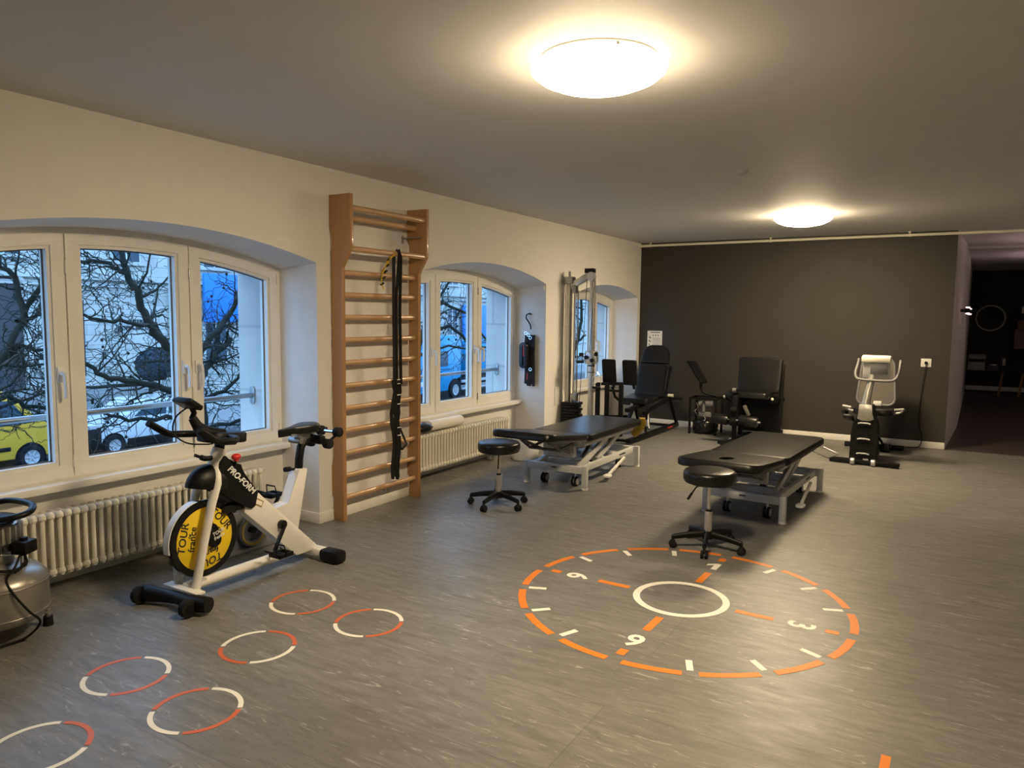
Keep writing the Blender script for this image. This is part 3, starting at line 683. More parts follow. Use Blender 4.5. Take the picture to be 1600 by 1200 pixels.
for pts in ([(cx+.11, cy+.08, .44), (cx+.14, cy+.07, .39), (cx+.12, cy+.0, .375), (cx+.05, cy-.07, .40), (cx-.02, cy-.12, .45)],
            [(cx+.08, cy+.10, .44), (cx+.16, cy+.04, .385), (cx+.14, cy-.04, .39), (cx+.08, cy-.12, .44)],
            [(cx+.12, cy+.06, .45), (cx+.17, cy+.01, .40), (cx+.18, cy-.03, .35), (cx+.222, cy-.02, .28), (cx+.235, cy+.03, .18), (cx+.22, cy+.08, .10), (cx+.17, cy+.04, .02), (cx+.16, cy-.06, .012), (cx+.22, cy-.18, .012), (cx+.1, cy-.4, .012)]):
    m = M(); m.tube(sm(pts), .0055, 8); m.build('cable', 'rubber', t)
m = M(); m.tube([(cx+.08, cy-.03, .45), (cx+.11, cy-.02, .46), (cx+.12, cy+.02, .455), (cx+.10, cy+.05, .45)], .004, 6); m.build('pressure_pipe', 'chrome', t)

bpy.data.objects['air_compressor'].scale = (1, 1, .87)

# ---------------------------------------------------------------- massage tables
def massage_table(cx, cy, facehole, label, tilt=-7.5):
    t = thing('massage_table', label, 'massage table', (cx, cy, 0), 'black massage tables')
    def P(x, y, z): return (cx+x, cy+y, z)
    for sx in (-1, 1):
        for sy in (-1, 1):
            m = M(); m.box(P(sx*.285, sy*.60, .105), (.045, .045, .19), None, .004); lg = m.build('leg', 'table_metal', t)
            m = M(); m.cyl(P(sx*.285, sy*.60, 0), P(sx*.285, sy*.60, .014), .028, seg=14); m.build('levelling_foot', 'white', lg)
    for sy in (-1, 1):
        m = M(); m.box(P(0, sy*.60, .165), (.53, .05, .06), None, .004); m.build('cross_beam', 'table_metal', t)
    for sx in (-1, 1):
        m = M(); m.box(P(sx*.235, 0, .165), (.035, 1.16, .055), None, .004); m.build('side_rail', 'table_metal', t)
        m = M(); m.bar(P(sx*.195, -.54, .17), P(sx*.195, .10, .375), .03, .05, .004); m.build('lift_arm', 'table_metal', t)
        m = M(); m.bar(P(sx*.165, -.10, .17), P(sx*.165, .46, .365), .028, .045, .004); m.build('lift_arm', 'table_metal', t)
        m = M(); m.bar(P(sx*.215, -.50, .375), P(sx*.215, .62, .375), .03, .045, .004); m.build('top_rail', 'table_metal', t)
    for by, bz, bw in ((-.33, .165, .045), (-.02, .165, .045), (.3, .15, .1)):
        m = M(); m.box(P(0, by, bz), (.45, bw, .045), None, .004); m.build('inner_brace', 'table_metal', t)
    m = M(); m.cyl(P(0, -.05, .17), P(0, .22, .33), .022); m.cyl(P(0, .08, .245), P(0, .30, .375), .012); m.build('lift_actuator', 'steel', t)
    m = M(); m.box(P(.0, -.52, .31), (.3, .06, .11), None, .005); m.box(P(0, -.53, .375), (.4, .04, .04)); m.build('head_bracket', 'table_metal', t)
    m = M()
    for sx in (-1, 1): m.bar(P(sx*.12, -.57, .30), P(sx*.12, -.95, .44), .02, .02); m.bar(P(sx*.14, -.54, .38), P(sx*.14, -.80, .355), .014, .02); m.bar(P(sx*.14, -.80, .355), P(sx*.14, -1.0, .47), .014, .02)
    m.cyl(P(-.15, -.80, .355), P(.15, -.80, .355), .012); m.build('head_strut', 'grey', t)
    for sx in (-1, 1):
        for y in (-.50, .48):
            x = sx*.15
            m = M(); m.cyl(P(x, y, .05), P(x, y, .14), .008, seg=8); m.box(P(x, y, .075), (.045, .03, .02), None, .004); c_ = m.build('caster', 'white', t)
            m = M()
            for dx in (-.014, .014): m.cyl(P(x+dx-.009, y-.01, .043), P(x+dx+.009, y-.01, .043), .043, bev=.004)
            m.build('caster_tyre', 'rubber', c_)
            m = M(); m.cyl(P(x-.027, y-.01, .043), P(x+.027, y-.01, .043), .029, seg=16); m.build('caster_hub', 'lightgrey', c_)
    m = M(); m.bar(P(.275, .30, .135), P(.31, -.14, .055), .022, .022, .004); m.pad(rrect(.06, .10, .025), 0, .018, .004, mtx=Matrix.Translation(P(.312, -.18, .04))); m.build('foot_lever', 'white', t)
    m = M(); m.box(P(0, -.6265, .17), (.05, .002, .009)); m.box(P(.2535, .30, .168), (.002, .14, .014)); m.build('maker_label', 'ink', t)
    # upholstery
    m = M(); m.pad(rrect(.605, 1.24, .07), .392, .457, .03, mtx=Matrix.Translation((cx-.018, cy+.13, 0))); m.build('body_cushion', 'leather', t)
    hole = None
    if facehole: hole = [(.045*math.cos(a)*1.0, -.12+.10*math.sin(a)) for a in [math.radians(q) for q in [i*360/28 for i in range(28)]]]
    ang = math.radians(tilt)
    mt = Matrix.Translation((cx-.018, cy-.495, .40)) @ Matrix.Rotation(ang, 4, 'X') @ Matrix.Translation((0, -.36, 0))
    m = M(); m.pad(rrect(.585, .70, .085, taper=-.035), -.003, .062, .03, hole=hole, mtx=mt); m.build('head_cushion', 'leather', t)
    return t
massage_table(.845, 6.25, False, 'black massage table on a pale scissor frame between the window wall and the other table')
t2 = massage_table(2.528, 6.116, True, 'black massage table with a face hole, nearest the recumbent bike and clock marking', -4.5)
t2.rotation_euler = (0, 0, math.radians(-3.5))
m = M(); m.tube([(2.80, 6.42, .40), (2.93, 6.40, .36), (2.97, 6.62, .36), (2.84, 6.66, .40)], .005, 8); m.build('paper_holder', 'steel', t2)

# ---------------------------------------------------------------- stools
def stool(cx, cy, zt, ang, lev, label):
    t = thing('stool', label, 'stool', (cx, cy, 0), 'black round stools')
    m = M(); m.lathe([(0, zt-.085), (.14, zt-.085), (.157, zt-.078), (.165, zt-.06), (.167, zt-.04), (.165, zt-.018), (.157, zt-.006), (.14, zt), (.06, zt+.002), (0, zt+.002)], (cx, cy, 0), seg=48); m.build('seat', 'leather', t)
    m = M(); m.lathe([(0, zt-.098), (.06, zt-.098), (.07, zt-.085), (0, zt-.085)], (cx, cy, 0)); m.build('seat_plate', 'black', t)
    m = M(); m.cyl((cx, cy, .24), (cx, cy, zt-.095), .0125); m.build('piston', 'chrome', t)
    m = M(); m.cyl((cx, cy, .07), (cx, cy, .245), .025); col_ = m.build('column', 'chrome', t)
    m = M(); m.cyl((cx, cy, .243), (cx, cy, .256), .018); m.build('column_collar', 'black', col_)
    m = M(); m.cyl((cx, cy, .065), (cx, cy, .115), .037, .03); m.build('hub', 'black', t)
    m = M(); a = math.radians(lev); d = Vector((math.cos(a), math.sin(a), 0)); c = Vector((cx, cy, 0))
    m.tube([c+d*.03+Vector((0, 0, zt-.095)), c+d*.09+Vector((0, 0, zt-.105)), c+d*.125+Vector((0, 0, zt-.15))], .005, 8); m.tube([c+d*.12+Vector((0, 0, zt-.143)), c+d*.15+Vector((0, 0, zt-.185))], .009, 8, flat=.6); m.build('height_lever', 'black', t)
    for k in range(5):
        a = math.radians(ang+72*k); d = Vector((math.cos(a), math.sin(a), 0)); e = c+d*.222
        m = M(); m.tube([c+d*.02+Vector((0, 0, .095)), c+d*.12+Vector((0, 0, .088)), e+Vector((0, 0, .072))], .02, 10, radii=[.024, .021, .017], flat=.75); arm = m.build('base_arm', 'black', t)
        s_ = Vector((-d.y, d.x, 0)); m = M()
        for q in (-.013, .013): m.cyl(e+s_*(q-.008)+Vector((0, 0, .024)), e+s_*(q+.008)+Vector((0, 0, .024)), .024, seg=16, bev=.003)
        m.cyl(e+Vector((0, 0, .03)), e+Vector((0, 0, .078)), .009, seg=8); m.box(e+Vector((0, 0, .045)), (.03, .03, .014), None, .005); m.build('caster', 'rubber', arm)
stool(.790, 4.805, .508, 200, -60, 'black round stool on casters beside the couch nearest the windows')
stool(2.482, 4.635, .512, 65, 225, 'black round stool on casters at the edge of the clock floor marking')

# ---------------------------------------------------------------- cable machine
t = thing('cable_machine', 'tall grey cable pulley machine with a black weight stack in front of the far window', 'cable machine', (.2, 7.4, 0))
m = M(); m.b2(.05, .10, 7.375, 7.435, .02, 1.90, .006); m.build('rear_column', 'silver', t)
m = M(); m.b2(.335, .385, 7.375, 7.43, .02, 1.86, .008); fc = m.build('front_column', 'silver', t)
m = M()
for k in range(22): m.cyl((.387, 7.40, .35+k*.06), (.3855, 7.40, .35+k*.06), .006, seg=8)
m.build('height_hole', 'black', fc)
m = M(); m.bar((.09, 7.405, 1.80), (.33, 7.405, 1.93), .05, .07, .006); m.build('top_arm', 'silver', t)
m = M(); m.b2(.02, .13, 7.36, 7.45, 1.83, 1.91, .006); m.cyl((.075, 7.405, 1.91), (.075, 7.405, 1.97), .014); m.b2(.12, .17, 7.37, 7.44, 1.73, 1.82, .006); m.build('column_head', 'steel', t)
m = M(); m.b2(.27, .375, 7.37, 7.44, 1.945, 1.995, .004); m.build('top_block', 'black', t)
m = M(); m.lathe([(0, -.02), (.05, -.02), (.045, -.006), (.045, .006), (.05, .02), (0, .02)], (.36, 7.36, 1.905), (0, 1, 0), 28); m.build('pulley', 'silver', t)
for x, y0, y1, z0, z1 in ((.165, 7.40, 7.40, .62, 1.78), (.03, 7.40, 7.40, .6, 1.84), (.31, 7.36, 7.30, 1.90, .30), (.40, 7.36, 7.36, 1.88, 1.0)):
    m = M(); m.tube([(x, y0, z1) if z1 > z0 else (x, y0, z0), (x-.0, y1, z0) if z1 > z0 else (x-.05, y1, z1)], .0035, 6); m.build('cable', 'black', t)
for x in (.145, .185):
    m = M(); m.cyl((x, 7.40, .02), (x, 7.40, 1.76), .008, seg=10); m.build('guide_rod', 'steel', t)
m = M()
for k in range(14): m.b2(.04, .21+(.015 if k % 2 else 0), 7.31, 7.49, .05+k*.034, .05+k*.034+.029, .004)
m.build('weight_stack', 'black', t)
m = M(); m.b2(.13, .20, 7.37, 7.43, .53, .62, .01); m.build('stack_head', 'steel', t)
m = M(); m.b2(.30, .42, 7.34, 7.46, .96, 1.10, .02); cg = m.build('pulley_carriage', 'silver', t)
m = M(); m.cyl((.29, 7.33, 1.06), (.25, 7.33, 1.06), .018); m.cyl((.30, 7.33, .98), (.22, 7.33, .975), .014); m.cyl((.43, 7.33, 1.07), (.46, 7.33, 1.07), .02); m.cyl((.33, 7.335, 1.03), (.33, 7.32, 1.03), .022); m.cyl((.40, 7.335, 1.0), (.40, 7.32, 1.0), .022); m.build('carriage_knob', 'black', cg)
m = M(); m.tube([(.43, 7.34, 1.05), (.46, 7.33, .96), (.465, 7.33, .88)], .006, 6)
m.tube([(.46, 7.33, .88), (.41, 7.33, .81), (.41, 7.33, .72), (.42, 7.33, .70), (.50, 7.33, .70), (.51, 7.33, .72), (.51, 7.33, .81), (.46, 7.33, .88)], .005, 6); m.build('chain_handle', 'chrome', t)
m = M(); m.cyl((.415, 7.33, .705), (.505, 7.33, .705), .014); m.build('hand_grip', 'black', t)
m = M(); m.b2(.02, .45, 7.33, 7.48, 0, .03, .006); m.b2(.28, .44, 7.2, 7.6, 0, .025, .006); m.build('base_frame', 'black', t)
m = M(); m.b2(.335, .385, 7.372, 7.434, .93, .945); m.b2(.333, .387, 7.372, 7.434, .86, .868); m.build('column_band', 'black', t)

# ---------------------------------------------------------------- leg press
t = thing('leg_press', 'black leg press machine with two foot plates and a high headrest in the corner', 'leg press', (.33, 8.9, 0))
m = M(); m.bar((.60, 7.93, .045), (.62, 9.60, .045), .06, .05, .006); m.bar((.08, 7.93, .04), (.08, 9.55, .04), .05, .045, .006); m.bar((.08, 8.0, .035), (.60, 8.0, .035), .05, .03); m.bar((.08, 9.5, .035), (.62, 9.5, .035), .05, .03); m.build('base_frame', 'black', t)
m = M(); m.box((.650, 9.25, .050), (.004, .18, .018)); m.build('red_decal', 'red', t, label='red decal on the base rail')
m = M(); m.pad(rrect(.37, .48, .05), 0, .07, .018, mtx=Matrix.Translation((.36, 8.93, .40)) @ Matrix.Rotation(math.radians(3), 4, 'X')); m.build('seat', 'leather', t)
m = M(); m.pad(rrect(.38, .44, .03, taper=.0), 0, .06, .015, mtx=Matrix.Translation((.40, 9.20, .645)) @ Matrix.Rotation(math.radians(70), 4, 'X')); m.build('backrest', 'leather', t)
def hr(inset=0.0):
    P = []
    for k in range(32):
        a = PI*k/31; P.append(((.185-inset)*math.copysign(abs(math.cos(a))**.6, math.cos(a)), .0+(.20-inset)*math.sin(a)**.8+inset*.0))
    return P+[(-.19+inset, -.045+inset), (.19-inset, -.045+inset)]
m = M(); m.pad(hr, 0, .06, .012, mtx=Matrix.Translation((.42, 9.29, .905)) @ Matrix.Rotation(math.radians(72), 4, 'X')); m.build('headrest', 'leather', t)
m = M(); m.bar((.585, 9.22, .46), (.595, 9.36, .84), .025, .03, .004); m.bar((.22, 9.25, .46), (.23, 9.44, .95), .025, .03, .004); m.bar((.22, 9.38, .80), (.61, 9.38, .80), .02, .02); m.build('back_frame', 'black', t)
m = M(); m.bar((.36, 8.45, .33), (.50, 9.35, .44), .05, .05, .006); m.bar((.55, 8.55, .30), (.60, 9.35, .42), .04, .04, .006); m.bar((.60, 9.30, .44), (.63, 9.58, .05), .035, .035, .005); m.bar((.10, 9.30, .44), (.09, 9.55, .05), .035, .035, .005); m.bar((.10, 9.32, .42), (.78, 9.32, .42), .035, .035, .005); m.bar((.40, 8.55, .34), (.33, 8.42, .05), .04, .04, .005); m.build('seat_frame', 'black', t)
m = M(); m.cyl((.60, 9.28, .46), (.67, 9.28, .46), .02); m.build('end_cap', 'cream', t)
for x0, x1 in ((.175, .345), (.435, .61)):
    m = M(); m.pad(rrect(x1-x0, .30, .02), 0, .025, .005, mtx=Matrix.Translation(((x0+x1)/2, 8.14, .825)) @ Matrix.Rotation(math.radians(100), 4, 'X')); pl = m.build('foot_plate', 'rubber', t)
    m = M(); m.bar(((x0+x1)/2+.02, 8.16, .74), ((x0+x1)/2-.03, 8.35, .62), .03, .03, .004); m.build('plate_bracket', 'black', pl)
for x in (.125, .245, .425):
    m = M(); m.b2(x-.02, x+.02, 8.08, 8.14, .06, .70 if x > .3 else .68, .004); m.build('press_column', 'black', t)
m = M(); m.bar((.11, 8.11, .67), (.44, 8.11, .69), .03, .035, .004); m.bar((.24, 8.11, .60), (.42, 8.11, .60), .025, .025); m.tube([(.30, 8.14, .64), (.31, 8.2, .52), (.36, 8.3, .44), (.42, 8.4, .42)], .016, 8); m.build('linkage', 'black', t)
m = M(); m.cyl((.58, 8.62, .12), (.52, 8.75, .30), .024); m.cyl((.60, 8.60, .10), (.57, 8.66, .18), .014); m.build('damper', 'steel', t)
m = M(); m.bar((.55, 8.62, .06), (.53, 8.72, .36), .03, .03); m.build('damper_post', 'black', t)
m = M(); m.bar((.05, 8.3, .25), (.35, 8.6, .24), .03, .03); m.bar((.10, 8.2, .18), (.30, 8.3, .2), .03, .03); m.bar((.12, 8.11, .15), (.42, 8.11, .15), .03, .03); m.build('lower_brace', 'black', t)
# mustard towel roll hanging at the end of the nearer massage couch
m = M(); m.tube([(1.10, 7.05, .455), (1.10, 7.065, .42), (1.07, 7.075, .36), (1.02, 7.085, .30), (.99, 7.09, .27)], .05, 12, radii=[.03, .042, .045, .042, .035], flat=.5)
tag(m.build('mustard_towel', 'mustard', loc=(1.05, 7.07, .3)), 'mustard yellow cloth draped over the far end of the couch nearest the windows', 'towel')
# white bin between couch and wall
t = thing('white_bin', 'low white bin beside the niche wall behind the nearer couch', 'bin', (.06, 6.6, 0))
m = M(); m.lathe([(0, 0), (.13, 0), (.14, .01), (.15, .15), (.155, .25), (.15, .265)], (.02, 6.55, 0), seg=32); m.build('bin_body', 'white', t)
m = M(); m.lathe([(.157, .25), (.16, .262), (.14, .285), (.06, .30), (0, .303)], (.02, 6.55, 0), seg=32); m.build('bin_lid', 'cream', t)
# harness on the niche wall
t = thing('strap_harness', 'black suspension harness with metal rings hanging on the wall of the middle window niche', 'harness', (-.18, 6.96, 1.45))
m = M(); m.tube(sm([(-.18, 6.995, 1.49), (-.18, 6.97, 1.50), (-.215, 6.965, 1.485), (-.22, 6.965, 1.45), (-.19, 6.965, 1.41), (-.165, 6.965, 1.37), (-.16, 6.96, 1.33)]), .007, 8); m.build('hanging_cord', 'strap', t)
m = M()
rnd = random.Random(9)
for k in range(9):
    x = -.215+.013*k+rnd.uniform(-.006, .006); m.tube([(x, 6.965+rnd.uniform(-.01, .01), 1.27), (x+rnd.uniform(-.01, .01), 6.955, 1.1), (x+rnd.uniform(-.008, .008), 6.955, .95), (x+rnd.uniform(-.005, .005), 6.965, .71+rnd.uniform(0, .06))], .016, 6, flat=.5)
m.build('strap_bundle', 'strap', t)
m = M(); m.pad(rrect(.10, .28, .045), 0, .05, .015, mtx=Matrix.Translation((-.21, 6.93, 1.05)) @ Matrix.Rotation(PI/2, 4, 'X')); pc = m.build('padded_cuff', 'leather', t)
m = M(); m.box((-.20, 6.878, 1.10), (.012, .002, .12)); m.build('red_lettering', 'red', pc)
m = M(); m.box((-.18, 6.93, .82), (.008, .004, .07)); m.build('red_trim', 'red', t)
m = M()
for x, z in ((-.17, 1.27), (-.145, 1.24), (-.20, 1.29), (-.14, .90)):
    m.lathe([(.014, -.003), (.018, -.003), (.018, .003), (.014, .003), (.014, -.003)], (x, 6.925, z), (0, 1, 0), 16)
m.build('metal_ring', 'chrome', t)
m = M(); m.b2(-.045, -.018, 6.985, 7.0, 1.74, 1.795, .003)
tag(m.build('wall_clip', 'white', loc=(-.03, 6.99, 1.77)), 'tiny white clip high on the middle niche wall', 'clip')

# ---------------------------------------------------------------- ergometer with screen
t = thing('hand_ergometer', 'small black ergometer with a tilted screen on an arm against the dark wall', 'ergometer', (1.09, 9.35, 0))
m = M(); m.prism([(.84, .925), (.97, .93), (1.13, .655), (1.04, .635)], 'y', 9.22, 9.245, .004); sc = m.build('screen', 'black', t)
m = M(); m.prism([(.87, .915), (.96, .917), (1.10, .67), (1.045, .655)], 'y', 9.212, 9.219); m.build('screen_glass', 'blackgloss', sc)
m = M(); m.tube([(1.04, 9.26, .68), (1.03, 9.26, .60), (1.05, 9.27, .54), (1.12, 9.28, .51), (1.20, 9.29, .50), (1.24, 9.3, .48)], .018, 10); m.build('screen_arm', 'black', t)
m = M()
for x in (.92, 1.25):
    for y in (9.20, 9.48): m.b2(x-.012, x+.012, y-.012, y+.012, 0, .46)
for z in (.455,):
    m.b2(.91, 1.26, 9.19, 9.21, z-.012, z+.012); m.b2(.91, 1.26, 9.47, 9.49, z-.012, z+.012); m.b2(.91, .93, 9.2, 9.48, z-.012, z+.012); m.b2(1.24, 1.26, 9.2, 9.48, z-.012, z+.012)
m.build('cage_frame', 'black', t)
m = M(); m.lathe([(0, .02), (.14, .02), (.16, .04), (.16, .15), (.145, .17), (0, .17)], (1.085, 9.34, 0), seg=32); m.build('flywheel_drum', 'blackgloss', t)
m = M(); m.cyl((1.0, 9.34, .36), (1.18, 9.34, .38), .045); m.cyl((1.08, 9.25, .28), (1.08, 9.25, .42), .02); m.box((1.10, 9.28, .25), (.16, .08, .06), None, .01); m.build('drive_unit', 'grey', t)
m = M(); m.tube([(1.0, 9.2, .40), (1.03, 9.19, .34), (.99, 9.19, .30), (1.03, 9.19, .22)], .006, 6); m.tube([(1.10, 9.2, .25), (1.13, 9.19, .2), (1.11, 9.19, .18)], .007, 6); m.cyl((1.06, 9.19, .27), (1.12, 9.19, .27), .007); m.build('metal_linkage', 'chrome', t)

# ---------------------------------------------------------------- seated trunk machine
t = thing('seated_leg_machine', 'black seated leg machine with padded rollers against the middle of the dark wall', 'leg machine', (1.7, 9.25, 0))
m = M(); m.pad(rrect(.48, .42, .04, taper=-.06), 0, .07, .018, mtx=Matrix.Translation((1.785, 9.16, .79)) @ Matrix.Rotation(math.radians(80), 4, 'X')); m.build('backrest', 'leather', t)
m = M(); m.pad(rrect(.50, .38, .05), 0, .07, .02, mtx=Matrix.Translation((1.70, 9.0, .535))); m.build('seat', 'leather', t)
for x0, x1 in ((1.34, 1.53), (1.66, 1.87)):
    m = M(); m.cyl((x0, 8.72, .29), (x1, 8.72, .275), .062, bev=.01); m.build('padded_roller', 'leather', t)
m = M(); m.cyl((1.33, 8.72, .29), (1.90, 8.72, .275), .012); m.build('roller_axle', 'steel', t)
m = M(); m.b2(1.565, 1.625, 8.74, 8.83, .20, .58, .008); m.b2(1.555, 1.625, 8.72, 8.80, .60, .645, .01); m.cyl((1.56, 8.73, .40), (1.63, 8.73, .40), .04); m.cyl((1.55, 8.73, .26), (1.63, 8.73, .27), .05); m.build('lever_column', 'black', t)
m = M(); m.cyl((1.57, 8.72, .635), (1.61, 8.72, .635), .028); m.build('adjuster', 'grey', t)
m = M(); m.bar((1.70, 8.76, .46), (1.76, 8.76, .34), .04, .04, .01); m.build('shin_stop', 'greybrown', t)
m = M(); m.bar((2.0, 9.30, .02), (2.01, 9.30, .93), .045, .045, .005); m.bar((1.52, 9.35, .02), (1.52, 9.42, .80), .045, .045, .005); m.bar((1.52, 9.36, .50), (2.03, 9.36, .50), .04, .04); m.bar((1.52, 9.36, .10), (2.03, 9.36, .10), .04, .04)
m.bar((1.52, 9.10, .50), (1.52, 9.36, .50), .04, .04); m.bar((1.92, 9.10, .48), (2.02, 9.36, .50), .04, .04); m.build('main_frame', 'black', t)
m = M(); m.b2(1.53, 2.0, 9.37, 9.395, .08, .50); m.build('weight_shield', 'black', t)
m = M(); m.bar((1.58, 8.35, .03), (1.62, 9.45, .03), .07, .045, .006); m.bar((1.45, 8.62, .025), (1.75, 8.62, .025), .05, .03); m.bar((1.59, 8.78, .03), (1.59, 8.78, .22), .045, .045); m.bar((1.60, 8.80, .48), (1.62, 9.36, .50), .045, .045); m.build('base_rail', 'black', t)
for sx, (x, y) in ((-1, (1.44, 8.92)), (1, (1.98, 8.98))):
    m = M(); m.tube([(x, y+.2, .46), (x, y+.05, .50), (x, y-.04, .53)], .013, 8); gr = m.build('side_handle', 'black', t)
    m = M(); m.sphere((x, y-.05, .535), .018, seg=12); m.build('handle_ball', 'cream', gr)

# ---------------------------------------------------------------- recumbent bike
t = thing('recumbent_bike', 'grey and black recumbent exercise bike facing the camera by the wall socket', 'exercise bike', (3.05, 8.7, 0))
m = M(); m.bar((2.72, 8.235, .03), (3.37, 8.19, .03), .07, .045, .01); m.build('front_foot', 'black', t)
m = M(); m.bar((2.73, 9.34, .03), (3.35, 9.34, .03), .07, .05, .01); m.build('rear_foot', 'black', t)
for x in (2.945, 3.135):
    m = M(); m.cyl((x-.022, 8.17, .035), (x+.022, 8.17, .035), .035, bev=.005); m.build('transport_wheel', 'silver', t)
prof = [(2.905, .05), (2.91, .30), (2.925, .42), (2.96, .48), (2.975, .53), (2.975, .62), (3.095, .62), (3.098, .53), (3.12, .48), (3.15, .42), (3.158, .30), (3.16, .05)]
cxx = 3.032
F = [(x, 8.20, z) for x, z in prof]; Bk = [(cxx+(x-cxx)*.9, 8.62, z*.93+.01) for x, z in prof]
m = M(); m.loft(Bk, F)
bmesh.ops.bevel(m.bm, geom=m.bm.edges[:], offset=.008, segments=2, affect='EDGES')
shd = m.build('housing', 'black', t)
m = M(); m.prism([(2.962, .475), (2.975, .53), (2.974, .622), (3.096, .622), (3.098, .53), (3.118, .475), (3.08, .455), (3.0, .455)], 'y', 8.188, 8.205, .003); m.build('top_cover', 'silver', shd)
m = M()
for z in (.43, .27, .12): m.tube([(2.975, 8.196, z-.008), (3.00, 8.19, z), (3.06, 8.19, z), (3.09, 8.196, z-.008)], .008, 8)
m.build('vent_grille', 'lightgrey', shd)
m = M(); m.box((3.06, 8.195, .055), (.05, .006, .025)); m.build('rating_plate', 'lightgrey', shd)
m = M(); m.tube([(3.02, 8.34, .60), (3.04, 8.36, .75), (3.075, 8.40, .95)], .035, 14, radii=[.042, .036, .032], flat=.7); m.build('console_post', 'silver', t)
m = M(); m.box((3.10, 8.39, .975), (.25, .05, .20), Matrix.Rotation(math.radians(12), 3, 'X'), .01); cn = m.build('console', 'lightgrey', t)
m = M(); m.box((3.095, 8.37, 1.075), (.27, .09, .06), Matrix.Rotation(math.radians(12), 3, 'X'), .012); m.build('console_hood', 'cream', cn)
m = M(); m.box((3.125, 8.355, .985), (.16, .01, .13), Matrix.Rotation(math.radians(12), 3, 'X'), .003); m.build('console_back', 'grey', cn)
m = M(); m.tube(sm([(2.925, 8.47, 1.07), (2.92, 8.45, 1.02), (2.905, 8.40, .93), (2.92, 8.37, .875), (2.97, 8.355, .86), (3.08, 8.35, .855), (3.22, 8.355, .855), (3.275, 8.37, .875), (3.30, 8.40, .93), (3.31, 8.45, 1.02), (3.31, 8.48, 1.06)]), .014, 10); m.build('handlebar', 'grey', t)
m = M(); m.pad(rrect(.37, .50, .07, taper=.2), 0, .03, .008, mtx=Matrix.Translation((3.055, 9.12, .785)) @ Matrix.Rotation(math.radians(76), 4, 'X')); br_ = m.build('backrest', 'greybrown', t)
mt = Matrix.Translation((3.055, 9.115, .785)) @ Matrix.Rotation(math.radians(76), 4, 'X')
m = M(); m.tube([mt @ Vector((p[0], p[1], .02)) for p in rrect(.39, .52, .08, taper=.2)()], .013, 8, closed=True); m.build('backrest_frame', 'grey', br_)
m = M(); m.pad(rrect(.40, .34, .08), 0, .07, .02, mtx=Matrix.Translation((3.05, 8.98, .44))); m.build('seat', 'leather', t)
m = M(); m.bar((3.05, 8.55, .16), (3.05, 9.35, .10), .07, .08, .01); m.bar((3.05, 9.0, .12), (3.05, 9.02, .44), .06, .08, .01); m.bar((3.05, 9.12, .40), (3.05, 9.22, .80), .04, .03); m.build('main_beam', 'grey', t)
for sx in (-1, 1):
    x = 3.05+sx*.26
    m = M(); m.tube([(3.05+sx*.12, 9.0, .44), (x, 8.98, .47), (x+sx*.035, 8.92, .51), (x+sx*.03, 8.80, .53), (x-sx*.05, 8.78, .52)], .013, 8); sh_ = m.build('side_handle', 'lightgrey', t)
    m = M(); m.tube([(x+sx*.0, 8.86, .455), (x+sx*.03, 8.80, .46)], .022, 8); m.build('hand_grip', 'black', sh_)
m = M(); m.box((2.85, 8.50, .44), (.10, .16, .04), Matrix.Rotation(-.3, 3, 'X'), .012); m.cyl((2.88, 8.5, .43), (2.93, 8.45, .40), .012); m.build('pedal', 'black', t)
m = M(); m.box((3.215, 8.52, .15), (.10, .16, .04), Matrix.Rotation(.3, 3, 'X'), .012); m.cyl((3.15, 8.5, .25), (3.2, 8.5, .17), .012); m.tube([(3.17, 8.46, .15), (3.18, 8.44, .20), (3.25, 8.44, .20), (3.26, 8.46, .15)], .008, 6); m.build('pedal', 'black', t)
m = M(); m.b2(3.06, 3.14, 8.70, 8.74, .56, .61, .008); m.build('seat_adjuster', 'white', t)
# socket and cord
t = thing('wall_socket', 'white square socket with a black plug on the dark wall', 'socket', (3.5, 9.74, .985))
m = M(); m.box((3.5, 9.735, .985), (.105, .012, .095), None, .003); m.build('cover_plate', 'white', t)
m = M(); m.cyl((3.5, 9.735, .985), (3.5, 9.70, .985), .017); m.build('plug', 'black', t)
m = M(); m.tube(sm([(3.5, 9.705, .97), (3.495, 9.715, .90), (3.47, 9.722, .6), (3.46, 9.722, .4), (3.47, 9.722, .25), (3.50, 9.722, .15), (3.505, 9.71, .08), (3.48, 9.70, .012), (3.40, 9.60, .008), (3.30, 9.52, .008), (3.2, 9.45, .01), (3.1, 9.38, .015)]), .0045, 6)
tag(m.build('power_cord', 'rubber', loc=(3.48, 9.7, 0)), 'thin black power cord hanging from the socket to the recumbent bike', 'cord')
# poster
t = thing('wall_poster', 'white instruction sheet with small figures on the dark wall above the leg press', 'poster', (.225, 9.735, 1.17))
m = M(); m.b2(.122, .332, 9.736, 9.7395, 1.035, 1.287); m.build('sheet', 'paper', t)
m = M()
m.b2(.165, .305, 9.7345, 9.736, 1.262, 1.272)
for z in (1.185, 1.17, 1.155, 1.14, 1.12, 1.105, 1.09, 1.07): m.b2(.20, .315, 9.7345, 9.736, z, z+.003)
for x, z in ((.205, 1.225), (.24, 1.225), (.275, 1.225), (.155, 1.20), (.15, 1.15), (.165, 1.14), (.15, 1.1), (.165, 1.19)): m.sphere((x, 9.736, z), .011, (.6, .15, 1), 8)
m.build('printing', 'ink', t)

